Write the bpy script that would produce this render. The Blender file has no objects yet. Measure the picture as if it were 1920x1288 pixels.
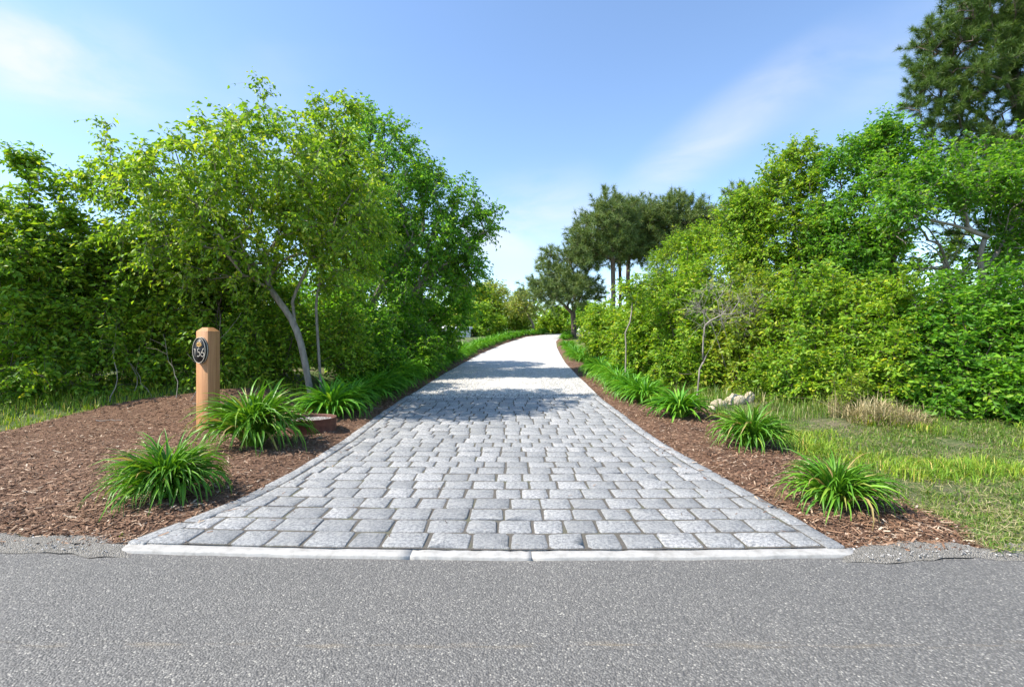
import bpy, math, random
import numpy as np
from mathutils import Vector

# ------------------------------------------------------------------ camera, sky, sun, exposure
scene = bpy.context.scene
C = scene.collection
FPX = 900.0            # focal length in pixels of the 1920-wide photograph
CAMH = 1.3
cam_d = bpy.data.cameras.new('camera')
cam = bpy.data.objects.new('camera', cam_d); C.objects.link(cam)
cam.location = (0, 0, CAMH); cam.rotation_euler = (math.pi/2, 0, 0)
cam_d.sensor_width = 36.0; cam_d.lens = 36.0*FPX/1920.0
cam_d.clip_start = 0.05; cam_d.clip_end = 3000
scene.camera = cam

SUN_A = math.radians(13)       # the light travels towards +x and a little away from the camera
SUN_EL = math.radians(50)
sun_d = bpy.data.lights.new('sun', 'SUN'); sun = bpy.data.objects.new('sun', sun_d); C.objects.link(sun)
sun_d.energy = 4.4; sun_d.angle = math.radians(0.53); sun_d.color = (1.0, 0.93, 0.83)
sdir = Vector((math.cos(SUN_A)*math.cos(SUN_EL), math.sin(SUN_A)*math.cos(SUN_EL), -math.sin(SUN_EL)))
sun.rotation_euler = sdir.to_track_quat('-Z', 'Y').to_euler()
sun.location = (-40, -10, 60)

world = bpy.data.worlds.new('World'); scene.world = world; world.use_nodes = True
wt = world.node_tree; wt.nodes.clear()
def wn(t, **k):
    n = wt.nodes.new(t)
    for a, b in k.items(): setattr(n, a, b)
    return n
w_out = wn('ShaderNodeOutputWorld'); w_bg = wn('ShaderNodeBackground')
w_sky = wn('ShaderNodeTexSky', sky_type='NISHITA', sun_disc=False)
w_sky.sun_elevation = SUN_EL
w_sky.sun_rotation = math.atan2(-math.cos(SUN_A), -math.sin(SUN_A)) % (2*math.pi)
w_sky.altitude = 0; w_sky.air_density = 1.0; w_sky.dust_density = 0.25; w_sky.ozone_density = 3.0
w_bg.inputs['Strength'].default_value = 0.15
w_tc = wn('ShaderNodeTexCoord')
# thin cirrus: warped streaky noise on the sky dome
w_map = wn('ShaderNodeMapping'); w_map.inputs['Rotation'].default_value = (0, math.radians(28), 0)
w_map.inputs['Scale'].default_value = (1.05, 1.5, 3.1); w_map.inputs['Location'].default_value = (0.35, 0.2, 0.12)
wt.links.new(w_tc.outputs['Generated'], w_map.inputs['Vector'])
w_n1 = wn('ShaderNodeTexNoise'); w_n1.inputs['Scale'].default_value = 1.35; w_n1.inputs['Detail'].default_value = 5
w_n1.inputs['Roughness'].default_value = 0.48; w_n1.inputs['Distortion'].default_value = 0.35
wt.links.new(w_map.outputs[0], w_n1.inputs['Vector'])
w_r1 = wn('ShaderNodeMapRange'); w_r1.interpolation_type = 'SMOOTHSTEP'
w_r1.inputs['From Min'].default_value = 0.47; w_r1.inputs['From Max'].default_value = 0.80
w_r1.inputs['To Max'].default_value = 0.75
wt.links.new(w_n1.outputs['Fac'], w_r1.inputs['Value'])
def wisp(px, py, ang, sx, sz, gain):
    v = Vector(((px-960)/FPX, 1.0, (644-py)/FPX)).normalized()
    sub = wn('ShaderNodeVectorMath', operation='SUBTRACT'); sub.inputs[1].default_value = v
    wt.links.new(w_tc.outputs['Generated'], sub.inputs[0])
    mp = wn('ShaderNodeMapping'); mp.inputs['Rotation'].default_value = (0, math.radians(ang), 0); wt.links.new(sub.outputs[0], mp.inputs[0])
    sc_ = wn('ShaderNodeVectorMath', operation='MULTIPLY'); sc_.inputs[1].default_value = (1/sx, 1/max(sx, sz), 1/sz); wt.links.new(mp.outputs[0], sc_.inputs[0])
    ln = wn('ShaderNodeVectorMath', operation='LENGTH'); wt.links.new(sc_.outputs[0], ln.inputs[0])
    mr = wn('ShaderNodeMapRange'); mr.interpolation_type = 'SMOOTHSTEP'; mr.inputs['From Min'].default_value = 0; mr.inputs['From Max'].default_value = 1
    mr.inputs['To Min'].default_value = gain; mr.inputs['To Max'].default_value = 0; wt.links.new(ln.outputs['Value'], mr.inputs['Value'])
    return mr.outputs[0]
w_n2 = wn('ShaderNodeTexNoise'); w_n2.inputs['Scale'].default_value = 3.2; w_n2.inputs['Detail'].default_value = 6; w_n2.inputs['Roughness'].default_value = .55; w_n2.inputs['Distortion'].default_value = .6
wt.links.new(w_map.outputs[0], w_n2.inputs['Vector'])
w_r2 = wn('ShaderNodeMapRange'); w_r2.inputs['From Min'].default_value = .33; w_r2.inputs['From Max'].default_value = .62; w_r2.inputs['To Min'].default_value = .15
wt.links.new(w_n2.outputs['Fac'], w_r2.inputs['Value'])
w_sum = None
for w_ in (wisp(110, 100, -8, .24, .10, .62), wisp(20, 130, 0, .2, .08, .4), wisp(1350, 250, 32, .30, .075, .6), wisp(980, 420, 12, .24, .13, .85), wisp(1800, 40, 30, .3, .1, .3), wisp(-900, 200, -20, .35, .1, .5), wisp(2900, 300, -30, .4, .12, .5)):
    if w_sum is None: w_sum = w_
    else:
        ad = wn('ShaderNodeMath', operation='ADD'); ad.use_clamp = True; wt.links.new(w_sum, ad.inputs[0]); wt.links.new(w_, ad.inputs[1]); w_sum = ad.outputs[0]
w_mul = wn('ShaderNodeMath', operation='MULTIPLY'); wt.links.new(w_sum, w_mul.inputs[0]); wt.links.new(w_r2.outputs[0], w_mul.inputs[1])
w_veil = wn('ShaderNodeMath', operation='MULTIPLY_ADD'); w_veil.inputs[1].default_value = .35; wt.links.new(w_r1.outputs[0], w_veil.inputs[0]); wt.links.new(w_mul.outputs[0], w_veil.inputs[2]); w_veil.use_clamp = True
w_mix = wn('ShaderNodeMixRGB'); w_mix.inputs['Color2'].default_value = (3.3, 3.4, 3.65, 1)
wt.links.new(w_veil.outputs[0], w_mix.inputs['Fac']); wt.links.new(w_sky.outputs[0], w_mix.inputs['Color1'])
wt.links.new(w_mix.outputs[0], w_bg.inputs['Color']); wt.links.new(w_bg.outputs[0], w_out.inputs[0])

vs = scene.view_settings
vs.view_transform = 'Standard'; vs.look = 'None'; vs.gamma = 1.0; vs.use_curve_mapping = False
vs.exposure = 1.0

# ------------------------------------------------------------------ helpers
rng = np.random.default_rng(156)
random.seed(156)
V = lambda *a: np.array(a, float)

def P(px, py, d):
    """a point at depth d seen at pixel (px, py) of the photograph"""
    return V((px-960)/FPX*d, d, CAMH-(py-644)/FPX*d)

def sstep(a, b, x):
    t = np.clip((np.asarray(x, float)-a)/(b-a), 0, 1); return t*t*(3-2*t)

def smooth_table(xs, ys, lo, hi, step=0.1, win=9):
    g = np.arange(lo, hi, step); v = np.interp(g, xs, ys)
    k = np.ones(win)/win; p = np.pad(v, win//2, mode='edge'); v = np.convolve(p, k, 'valid')
    return lambda q: np.interp(q, g, v)

prof = smooth_table([-50, 6, 8, 10, 11.5, 14.5, 19.5, 25, 34, 45, 55, 70, 300],
                    [0, 0, .055, .125, .195, .32, .5, .75, 1.3, 2.1, 2.6, 2.85, 2.85], -50, 300, .25, 9)
edgeL = smooth_table([2.5, 3.05, 3.4, 3.85, 4.6, 6, 8, 10, 11.5, 14.5, 19.5, 25, 34, 42, 47.5, 54, 62],
                     [-2.6, -2.5, -2.38, -2.25, -2.2, -2.2, -2.28, -2.3, -2.22, -2.16, -1.97, -1.64, -.49, 1.26, 4.4, 8.2, 14], 2.5, 62, .1, 7)
edgeR = smooth_table([2.5, 3.05, 3.4, 4.2, 5.1, 6, 7, 8, 9.9, 11.5, 14.5, 19.5, 25, 30, 36, 44.5, 48, 54, 62],
                     [2.13, 2.1, 2.09, 2.04, 1.99, 1.94, 1.9, 1.91, 1.87, 1.92, 1.98, 2.17, 2.5, 2.8, 3.3, 4.7, 6.6, 11.5, 19], 2.5, 62, .1, 7)
def front(x):                      # the line where the stones meet the granite strip
    return np.interp(x, [-30, -2.6, -1.2, 0, 1.2, 2.2, 30], [3.2, 3.10, 3.02, 2.985, 3.0, 3.03, 2.98])

def vnoise(x, y, s=1.0, seed=0):   # cheap smooth value noise
    x = np.asarray(x, float)/s; y = np.asarray(y, float)/s
    xi = np.floor(x); yi = np.floor(y); fx = x-xi; fy = y-yi
    fx = fx*fx*(3-2*fx); fy = fy*fy*(3-2*fy)
    def h(a, b):
        t = np.sin(a*127.1+b*311.7+seed*74.7)*43758.5453; return t-np.floor(t)
    return (h(xi, yi)*(1-fx)+h(xi+1, yi)*fx)*(1-fy)+(h(xi, yi+1)*(1-fx)+h(xi+1, yi+1)*fx)*fy

def ground(x, y):
    x = np.asarray(x, float); y = np.asarray(y, float)
    L = edgeL(np.clip(y, 2.6, 61)); R = edgeR(np.clip(y, 2.6, 61))
    z = prof(y)
    bl = .45*sstep(.9, 2.8, L-x)*sstep(6.8, 9.6, y)*(1-.6*sstep(16, 30, y))
    br = .22*sstep(1.1, 3.5, x-R)*sstep(5.0, 8.5, y)*(1-.6*sstep(16, 30, y))
    out = sstep(.0, .4, np.maximum(L-x, x-R))*sstep(2.9, 3.5, y)
    z = z+bl+br+out*(.05*(vnoise(x, y, 1.3, 1)-.4)+.02*(vnoise(x, y, .35, 2)-.5))
    return z
def gz(x, y): return float(ground(x, y))

def mesh_from(name, verts, tris=None, quads=None, smooth=False):
    me = bpy.data.meshes.new(name)
    verts = np.ascontiguousarray(verts, np.float32).reshape(-1, 3)
    tris = np.zeros((0, 3), np.int32) if tris is None else np.asarray(tris, np.int32).reshape(-1, 3)
    quads = np.zeros((0, 4), np.int32) if quads is None else np.asarray(quads, np.int32).reshape(-1, 4)
    nt, nq = len(tris), len(quads)
    me.vertices.add(len(verts)); me.vertices.foreach_set('co', verts.ravel())
    me.loops.add(nt*3+nq*4); me.loops.foreach_set('vertex_index', np.concatenate([tris.ravel(), quads.ravel()]).astype(np.int32))
    me.polygons.add(nt+nq)
    st = np.concatenate([np.arange(nt)*3, nt*3+np.arange(nq)*4]).astype(np.int32)
    me.polygons.foreach_set('loop_start', st)
    if smooth: me.polygons.foreach_set('use_smooth', np.ones(nt+nq, bool))
    me.update(calc_edges=True); me.validate()
    return me

class MB:                         # collects pieces of one mesh
    def __init__(s): s.v = []; s.t = []; s.q = []; s.n = 0
    def add(s, verts, tris=None, quads=None):
        verts = np.asarray(verts, float).reshape(-1, 3); s.v.append(verts)
        if tris is not None and len(tris): s.t.append(np.asarray(tris).reshape(-1, 3)+s.n)
        if quads is not None and len(quads): s.q.append(np.asarray(quads).reshape(-1, 4)+s.n)
        s.n += len(verts)
    def mesh(s, name, smooth=False):
        return mesh_from(name, np.concatenate(s.v) if s.v else np.zeros((0, 3)), np.concatenate(s.t) if s.t else None,
                         np.concatenate(s.q) if s.q else None, smooth)

def link(name, me, mat=None, parent=None, loc=None):
    o = bpy.data.objects.new(name, me); C.objects.link(o)
    if mat is not None and not me.materials: me.materials.append(mat)
    if parent is not None: o.parent = parent
    if loc is not None: o.location = loc
    return o
def tag(o, label=None, cat=None, group=None, kind=None):
    if label: o['label'] = label
    if cat: o['category'] = cat
    if group: o['group'] = group
    if kind: o['kind'] = kind
    return o
def empty(name, loc, label, cat, group=None):
    o = bpy.data.objects.new(name, None); C.objects.link(o); o.location = loc; o.empty_display_size = .1
    return tag(o, label, cat, group)

def unit(a): return a/np.maximum(np.linalg.norm(a, axis=-1, keepdims=True), 1e-9)

# ------------------------------------------------------------------ materials
def new_mat(name):
    m = bpy.data.materials.new(name); m.use_nodes = True
    nt = m.node_tree; nt.nodes.clear()
    o = nt.nodes.new('ShaderNodeOutputMaterial'); b = nt.nodes.new('ShaderNodeBsdfPrincipled')
    nt.links.new(b.outputs[0], o.inputs[0])
    return m, nt, b, o
def nd(nt, t, ins=None, **k):
    n = nt.nodes.new(t)
    for a, b in k.items(): setattr(n, a, b)
    for a, b in (ins or {}).items(): n.inputs[a].default_value = b
    return n
def ramp(nt, fac, stops, interp='LINEAR'):
    r = nt.nodes.new('ShaderNodeValToRGB'); r.color_ramp.interpolation = interp
    e = r.color_ramp.elements
    while len(e) < len(stops): e.new(0.5)
    for k, (p, c) in enumerate(stops): e[k].position = p; e[k].color = (*c, 1)
    nt.links.new(fac, r.inputs[0]); return r.outputs[0]
def noise(nt, scale, detail=3, rough=.5, vec=None, dist=0):
    n = nd(nt, 'ShaderNodeTexNoise', {'Scale': scale, 'Detail': detail, 'Roughness': rough, 'Distortion': dist})
    if vec is not None: nt.links.new(vec, n.inputs['Vector'])
    return n.outputs['Fac']
def mixc(nt, fac, a, b, mode='MIX'):
    n = nd(nt, 'ShaderNodeMixRGB', blend_type=mode)
    for s, v in ((0, fac), (1, a), (2, b)):
        if isinstance(v, (int, float)): n.inputs[s].default_value = v
        elif isinstance(v, tuple): n.inputs[s].default_value = (*v, 1)
        else: nt.links.new(v, n.inputs[s])
    return n.outputs[0]
def bump(nt, b, h, strength, dist):
    n = nd(nt, 'ShaderNodeBump', {'Strength': strength, 'Distance': dist})
    nt.links.new(h, n.inputs['Height']); nt.links.new(n.outputs[0], b.inputs['Normal'])
def objco(nt):
    return nd(nt, 'ShaderNodeTexCoord').outputs['Object']
def worldco(nt):
    return nd(nt, 'ShaderNodeNewGeometry').outputs['Position']
def rangev(nt, v, a, b, c=0., d=1.):
    n = nd(nt, 'ShaderNodeMapRange', {'From Min': a, 'From Max': b, 'To Min': c, 'To Max': d})
    nt.links.new(v, n.inputs['Value']); return n.outputs[0]

def leaf_mat(name, stops, trans=.45, tcol=(1.3, 1.2, .5), rough=.48, spec=.35, gain=1.75, warm=1.12, yel=.8):
    stops = [(a, (c[0]*gain*warm, c[1]*gain, c[2]*gain)) for a, c in stops]
    m, nt, b, o = new_mat(name)
    g = nd(nt, 'ShaderNodeNewGeometry')
    col = ramp(nt, g.outputs['Random Per Island'], stops)
    big = noise(nt, 1.5, 2, .5, g.outputs['Position'])          # whole branches run a little yellower or deeper
    col = mixc(nt, rangev(nt, big, .35, .66, 0, yel), col, mixc(nt, 1.0, col, (1.25, 1.1, .8), 'MULTIPLY'))
    nt.links.new(col, b.inputs['Base Color'])
    b.inputs['Roughness'].default_value = rough; b.inputs['Specular IOR Level'].default_value = spec
    t = nd(nt, 'ShaderNodeBsdfTranslucent')
    nt.links.new(mixc(nt, 1.0, col, tcol, 'MULTIPLY'), t.inputs['Color'])
    mx = nd(nt, 'ShaderNodeMixShader', {'Fac': trans})
    nt.links.new(b.outputs[0], mx.inputs[1]); nt.links.new(t.outputs[0], mx.inputs[2]); nt.links.new(mx.outputs[0], o.inputs[0])
    return m
def bark_mat(name, c1, c2, scale=14):
    m, nt, b, o = new_mat(name); co = worldco(nt)
    mp = nd(nt, 'ShaderNodeMapping', {'Scale': (1, 1, .35)}); nt.links.new(co, mp.inputs[0])
    f = noise(nt, scale, 4, .6, mp.outputs[0])
    nt.links.new(ramp(nt, f, [(.3, c1), (.7, c2)]), b.inputs['Base Color']); b.inputs['Roughness'].default_value = .9
    bump(nt, b, f, .6, .02); return m
def flat_mat(name, col, rough=.6, metal=0., nscale=30, var=.2, bmp=.1):
    m, nt, b, o = new_mat(name); f = noise(nt, nscale, 3, .6, objco(nt))
    nt.links.new(ramp(nt, f, [(.3, tuple(c*(1-var) for c in col)), (.7, tuple(min(1, c*(1+var)) for c in col))]), b.inputs['Base Color'])
    b.inputs['Roughness'].default_value = rough; b.inputs['Metallic'].default_value = metal
    bump(nt, b, f, bmp, .004); return m

M = {}
LEAF_GAIN = 1.3
M['leaf_birch'] = leaf_mat('leaf_bright', [(0, (.045, .115, .010)), (.5, (.085, .185, .014)), (.85, (.125, .225, .020)), (1, (.19, .26, .035))], .5, gain=2.1)
M['leaf_hedge'] = leaf_mat('leaf_hedge', [(0, (.035, .095, .010)), (.5, (.065, .155, .012)), (.9, (.11, .20, .018)), (1, (.17, .22, .03))], gain=2.3)
M['leaf_maple'] = leaf_mat('leaf_deep', [(0, (.030, .10, .012)), (.5, (.055, .165, .014)), (.9, (.09, .22, .018)), (1, (.14, .24, .03))], .5, gain=2.05)
M['leaf_lime'] = leaf_mat('leaf_lime', [(0, (.06, .15, .012)), (.5, (.10, .22, .016)), (.85, (.15, .27, .02)), (1, (.22, .28, .03))])
M['leaf_yellow'] = leaf_mat('leaf_yellow', [(0, (.07, .14, .012)), (.5, (.115, .205, .016)), (.85, (.15, .24, .022)), (1, (.21, .235, .035))])
M['leaf_pale'] = leaf_mat('leaf_pale', [(0, (.10, .17, .04)), (.5, (.15, .23, .05)), (1, (.23, .28, .08))])
M['needle_near'] = leaf_mat('needle_green', [(0, (.035, .075, .014)), (.5, (.07, .13, .022)), (.9, (.11, .17, .03)), (1, (.16, .19, .05))], .25, gain=1.3, warm=.95, yel=.25)
M['needle_far'] = leaf_mat('needle_olive', [(0, (.035, .064, .020)), (.5, (.066, .104, .030)), (.9, (.10, .135, .040)), (1, (.13, .13, .055))], .25, gain=2.1, warm=1., yel=.25)
M['bark_grey'] = bark_mat('bark_grey', (.14, .125, .10), (.33, .30, .255))
M['bark_brown'] = bark_mat('bark_brown', (.05, .038, .028), (.15, .12, .09))
M['bark_pine'] = bark_mat('bark_pine', (.06, .042, .032), (.20, .15, .12), 6)
M['bark_dead'] = bark_mat('bark_dead', (.18, .155, .13), (.36, .325, .28))
M['daylily'] = leaf_mat('daylily_leaf', [(0, (.028, .115, .012)), (.5, (.055, .185, .014)), (.9, (.085, .235, .018)), (1, (.13, .26, .03))], .25, rough=.42, spec=.35)
M['grass'] = leaf_mat('grass_blade', [(0, (.06, .13, .015)), (.45, (.11, .19, .02)), (.72, (.14, .19, .03)), (.9, (.24, .22, .08)), (1, (.36, .31, .17))], .3, gain=1.3, warm=.9, yel=.4)
M['grass_green'] = leaf_mat('grass_blade_green', [(0, (.05, .13, .012)), (.6, (.11, .21, .018)), (.9, (.17, .24, .03)), (1, (.36, .32, .12))], .3)
M['straw'] = leaf_mat('straw_blade', [(0, (.18, .14, .07)), (.5, (.36, .28, .15)), (1, (.54, .46, .26))], .3, (1, 1, .9), gain=1.3, warm=.97, yel=0.)

def granite(name, island):
    m, nt, b, o = new_mat(name); co = worldco(nt)
    if island: r = nd(nt, 'ShaderNodeNewGeometry').outputs['Random Per Island']
    else: r = nd(nt, 'ShaderNodeObjectInfo').outputs['Random']
    base = ramp(nt, r, [(0, (.33, .333, .326)), (.3, (.425, .428, .418)), (.75, (.495, .495, .482)), (1, (.61, .60, .58))])
    sp = noise(nt, 170, 3, .7, co)
    col = mixc(nt, rangev(nt, sp, .50, .66, 0, .55), base, (.55, .56, .56))
    sp2 = noise(nt, 120, 3, .75, co)
    col = mixc(nt, rangev(nt, sp2, .56, .70, 0, .6), col, (.13, .13, .135))
    mo = noise(nt, 42, 4, .7, co)
    col = mixc(nt, rangev(nt, mo, .42, .58, .8, 0), col, (.20, .207, .215))
    st = noise(nt, 9, 4, .6, co)
    col = mixc(nt, rangev(nt, st, .52, .75, 0, .4), col, (.50, .49, .46))
    nt.links.new(col, b.inputs['Base Color']); b.inputs['Roughness'].default_value = .82
    h = nd(nt, 'ShaderNodeMath', operation='ADD'); nt.links.new(noise(nt, 38, 6, .65, co), h.inputs[0])
    nt.links.new(noise(nt, 150, 2, .6, co), h.inputs[1])
    bump(nt, b, h.outputs[0], 1.0, .016); return m
M['cobble'] = granite('cobble_granite', False); M['cobble_many'] = granite('cobble_granite_many', True)

def mat_strip():
    m, nt, b, o = new_mat('white_granite'); co = worldco(nt)
    f = noise(nt, 11, 6, .72, co)
    col = ramp(nt, f, [(.28, (.24, .228, .205)), (.48, (.36, .35, .325)), (.75, (.46, .45, .425))])
    col = mixc(nt, rangev(nt, noise(nt, 140, 2, .6, co), .6, .7, 0, .35), col, (.3, .3, .29))
    nt.links.new(col, b.inputs['Base Color']); b.inputs['Roughness'].default_value = .85
    bump(nt, b, noise(nt, 60, 5, .6, co), .4, .006); return m
M['strip'] = mat_strip()

def mat_asphalt():
    m, nt, b, o = new_mat('asphalt'); co = worldco(nt)
    v = nd(nt, 'ShaderNodeTexVoronoi', {'Scale': 120.0}); nt.links.new(co, v.inputs['Vector'])
    cell = nd(nt, 'ShaderNodeSeparateColor'); nt.links.new(v.outputs['Color'], cell.inputs[0])
    agg = ramp(nt, cell.outputs[0], [(0, (.075, .075, .08)), (.5, (.135, .135, .14)), (.85, (.21, .21, .215)), (.97, (.36, .355, .35)), (1, (.55, .54, .52))])
    v2 = nd(nt, 'ShaderNodeTexVoronoi', {'Scale': 260.0}); nt.links.new(co, v2.inputs['Vector'])
    cell2 = nd(nt, 'ShaderNodeSeparateColor'); nt.links.new(v2.outputs['Color'], cell2.inputs[0])
    fine = ramp(nt, cell2.outputs[0], [(0, (.10, .10, .105)), (.7, (.165, .165, .17)), (1, (.30, .30, .30))])
    col = mixc(nt, .38, agg, fine)
    d = rangev(nt, v.outputs['Distance'], .002, .0085, 0, 1)
    col = mixc(nt, rangev(nt, v.outputs['Distance'], .3, .75, 0, .55), col, (.055, .055, .058))
    big = noise(nt, .55, 4, .6, co)
    col = mixc(nt, rangev(nt, big, .3, .7, 0, .42), col, mixc(nt, 1., col, (1.32, 1.30, 1.26), 'MULTIPLY'))
    big2 = noise(nt, 2.3, 4, .6, co)
    col = mixc(nt, rangev(nt, big2, .5, .75, 0, .30), col, mixc(nt, 1., col, (.72, .72, .73), 'MULTIPLY'))
    # an old tan scuff running along the lane
    sep = nd(nt, 'ShaderNodeSeparateXYZ'); nt.links.new(co, sep.inputs[0])
    ln = nd(nt, 'ShaderNodeMath', operation='SUBTRACT'); nt.links.new(sep.outputs[1], ln.inputs[0]); ln.inputs[1].default_value = 2.075
    ab = nd(nt, 'ShaderNodeMath', operation='ABSOLUTE'); nt.links.new(ln.outputs[0], ab.inputs[0])
    mpx = nd(nt, 'ShaderNodeMapping', {'Scale': (1.6, 14, 1)}); nt.links.new(co, mpx.inputs[0])
    msk = nd(nt, 'ShaderNodeMath', operation='MULTIPLY')
    nt.links.new(rangev(nt, ab.outputs[0], .0, .035, 1, 0), msk.inputs[0]); nt.links.new(rangev(nt, noise(nt, 2.2, 4, .6, mpx.outputs[0]), .48, .66, 0, .42), msk.inputs[1])
    col = mixc(nt, msk.outputs[0], col, (.27, .215, .14))
    col = mixc(nt, 1., col, (1.0, .97, .875), 'MULTIPLY')
    nt.links.new(col, b.inputs['Base Color']); b.inputs['Roughness'].default_value = .78
    inv = nd(nt, 'ShaderNodeMath', operation='MULTIPLY'); nt.links.new(v.outputs['Distance'], inv.inputs[0]); inv.inputs[1].default_value = -1
    bump(nt, b, inv.outputs[0], .85, .006); return m
M['asphalt'] = mat_asphalt()

def mat_mulch():
    m, nt, b, o = new_mat('bark_mulch'); co = worldco(nt)
    f = noise(nt, 45, 5, .7, co); g = noise(nt, 2.0, 3, .6, co)
    col = ramp(nt, f, [(.25, (.06, .031, .017)), (.5, (.15, .080, .045)), (.7, (.24, .14, .082)), (.85, (.33, .215, .14))])
    col = mixc(nt, rangev(nt, g, .35, .7, 0, .5), col, mixc(nt, 1., col, (1.25, 1.2, 1.15), 'MULTIPLY'))
    nt.links.new(col, b.inputs['Base Color']); b.inputs['Roughness'].default_value = .95
    bump(nt, b, f, 1.0, .03); return m
M['mulch'] = mat_mulch()
def mat_chip():
    m, nt, b, o = new_mat('wood_chip')
    r = nd(nt, 'ShaderNodeNewGeometry').outputs['Random Per Island']
    col = ramp(nt, r, [(0, (.06, .032, .018)), (.35, (.145, .074, .040)), (.65, (.23, .125, .068)), (.85, (.33, .205, .125)), (.96, (.44, .32, .22)), (1, (.54, .45, .34))])
    nt.links.new(col, b.inputs['Base Color']); b.inputs['Roughness'].default_value = .85; return m
M['chip'] = mat_chip()
def mat_gravel(name, cols, scale):
    m, nt, b, o = new_mat(name); co = worldco(nt)
    v = nd(nt, 'ShaderNodeTexVoronoi', {'Scale': scale}); nt.links.new(co, v.inputs['Vector'])
    s = nd(nt, 'ShaderNodeSeparateColor'); nt.links.new(v.outputs['Color'], s.inputs[0])
    col = ramp(nt, s.outputs[0], cols)
    col = mixc(nt, rangev(nt, noise(nt, .8, 4, .6, co), .4, .7, 0, .35), col, mixc(nt, 1., col, (.80, .77, .72), 'MULTIPLY'))
    nt.links.new(col, b.inputs['Base Color']); b.inputs['Roughness'].default_value = .9
    i = nd(nt, 'ShaderNodeMath', operation='MULTIPLY'); nt.links.new(v.outputs['Distance'], i.inputs[0]); i.inputs[1].default_value = -1
    bump(nt, b, i.outputs[0], .9, .02); return m
M['shell'] = mat_gravel('white_shell_gravel', [(0, (.27, .255, .23)), (.25, (.47, .455, .42)), (1, (.66, .645, .61))], 26)
M['grit'] = mat_gravel('grey_grit', [(0, (.20, .185, .155)), (.5, (.27, .25, .215)), (1, (.38, .36, .32))], 150)
def mat_pebble(name, cols):
    m, nt, b, o = new_mat(name)
    r = nd(nt, 'ShaderNodeNewGeometry').outputs['Random Per Island']
    nt.links.new(ramp(nt, r, cols), b.inputs['Base Color']); b.inputs['Roughness'].default_value = .85; return m
M['pebble_white'] = mat_pebble('pebble_white', [(0, (.40, .38, .34)), (.4, (.60, .58, .54)), (1, (.78, .77, .74))])
M['pebble_grey'] = mat_pebble('pebble_grey', [(0, (.16, .155, .15)), (.5, (.32, .31, .29)), (1, (.60, .58, .55))])
def mat_joint():
    m, nt, b, o = new_mat('stone_dust'); co = worldco(nt)
    f = noise(nt, 130, 4, .7, co)
    col = ramp(nt, f, [(.3, (.07, .062, .05)), (.55, (.115, .104, .086)), (.75, (.19, .175, .15))])
    col = mixc(nt, rangev(nt, noise(nt, 3.5, 3, .6, co), .52, .72, 0, .5), col, (.13, .145, .06))
    nt.links.new(col, b.inputs['Base Color']); b.inputs['Roughness'].default_value = .95
    bump(nt, b, f, .7, .01); return m
M['joint'] = mat_joint()
def mat_ground():
    m, nt, b, o = new_mat('soil_and_turf'); co = worldco(nt)
    f = noise(nt, 38, 5, .7, co); g = noise(nt, 1.4, 4, .6, co); k = noise(nt, .5, 4, .6, co)
    soil = ramp(nt, f, [(.3, (.085, .065, .042)), (.55, (.18, .145, .095)), (.8, (.36, .31, .22))])
    turf = ramp(nt, f, [(.3, (.035, .065, .014)), (.6, (.095, .135, .03)), (.8, (.20, .20, .07))])
    col = mixc(nt, rangev(nt, g, .46, .66, 0, .85), turf, soil)
    col = mixc(nt, rangev(nt, k, .55, .75, 0, .4), col, (.24, .20, .12))
    nt.links.new(col, b.inputs['Base Color']); b.inputs['Roughness'].default_value = .95
    bump(nt, b, f, .9, .03); return m
M['ground'] = mat_ground()
def mat_lawn():
    m, nt, b, o = new_mat('lawn_turf'); co = worldco(nt)
    f = noise(nt, 30, 5, .7, co); g = noise(nt, .7, 3, .6, co)
    col = ramp(nt, f, [(.3, (.07, .11, .02)), (.6, (.13, .18, .035)), (.85, (.24, .25, .08))])
    col = mixc(nt, rangev(nt, g, .45, .7, 0, .7), col, (.26, .20, .09))
    nt.links.new(col, b.inputs['Base Color']); b.inputs['Roughness'].default_value = .95; bump(nt, b, f, .8, .03); return m
M['lawn'] = mat_lawn()
def mat_cedar():
    m, nt, b, o = new_mat('cedar'); co = objco(nt)
    mp = nd(nt, 'ShaderNodeMapping', {'Scale': (26, 26, 1.1)}); nt.links.new(co, mp.inputs[0])
    f = noise(nt, 1.6, 5, .6, mp.outputs[0], .6)
    col = ramp(nt, f, [(.25, (.27, .115, .036)), (.5, (.40, .185, .065)), (.75, (.50, .26, .105))])
    g = noise(nt, 2.6, 3, .6, co)
    col = mixc(nt, rangev(nt, g, .5, .75, 0, .4), col, (.46, .23, .085))
    nt.links.new(col, b.inputs['Base Color']); b.inputs['Roughness'].default_value = .62
    bump(nt, b, f, .25, .004); return m
M['cedar'] = mat_cedar()
M['black'] = flat_mat('black_enamel', (.006, .006, .008), .55, 0, 60, .2, .05)
M['pewter'] = flat_mat('pewter', (.40, .365, .30), .6, .2, 60, .15, .1)
M['gold'] = flat_mat('gold_leaf', (.50, .30, .09), .5, .3, 60, .3, .3)
M['rust'] = flat_mat('rusted_steel', (.14, .062, .045), .72, .25, 16, .4, .4)
m_, nt_, b_, o_ = new_mat('pale_limestone'); co_ = objco(nt_)
f_ = noise(nt_, 7, 6, .68, co_, .5); g_ = noise(nt_, 26, 5, .7, co_)
c_ = ramp(nt_, f_, [(.25, (.30, .23, .14)), (.45, (.55, .46, .32)), (.7, (.68, .61, .48))])
c_ = mixc(nt_, rangev(nt_, g_, .5, .62, 0, .55), c_, (.20, .16, .11)); nt_.links.new(c_, b_.inputs['Base Color']); b_.inputs['Roughness'].default_value = .92
bump(nt_, b_, mixc(nt_, .5, f_, g_), 1.0, .06); M['rock'] = m_
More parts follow.
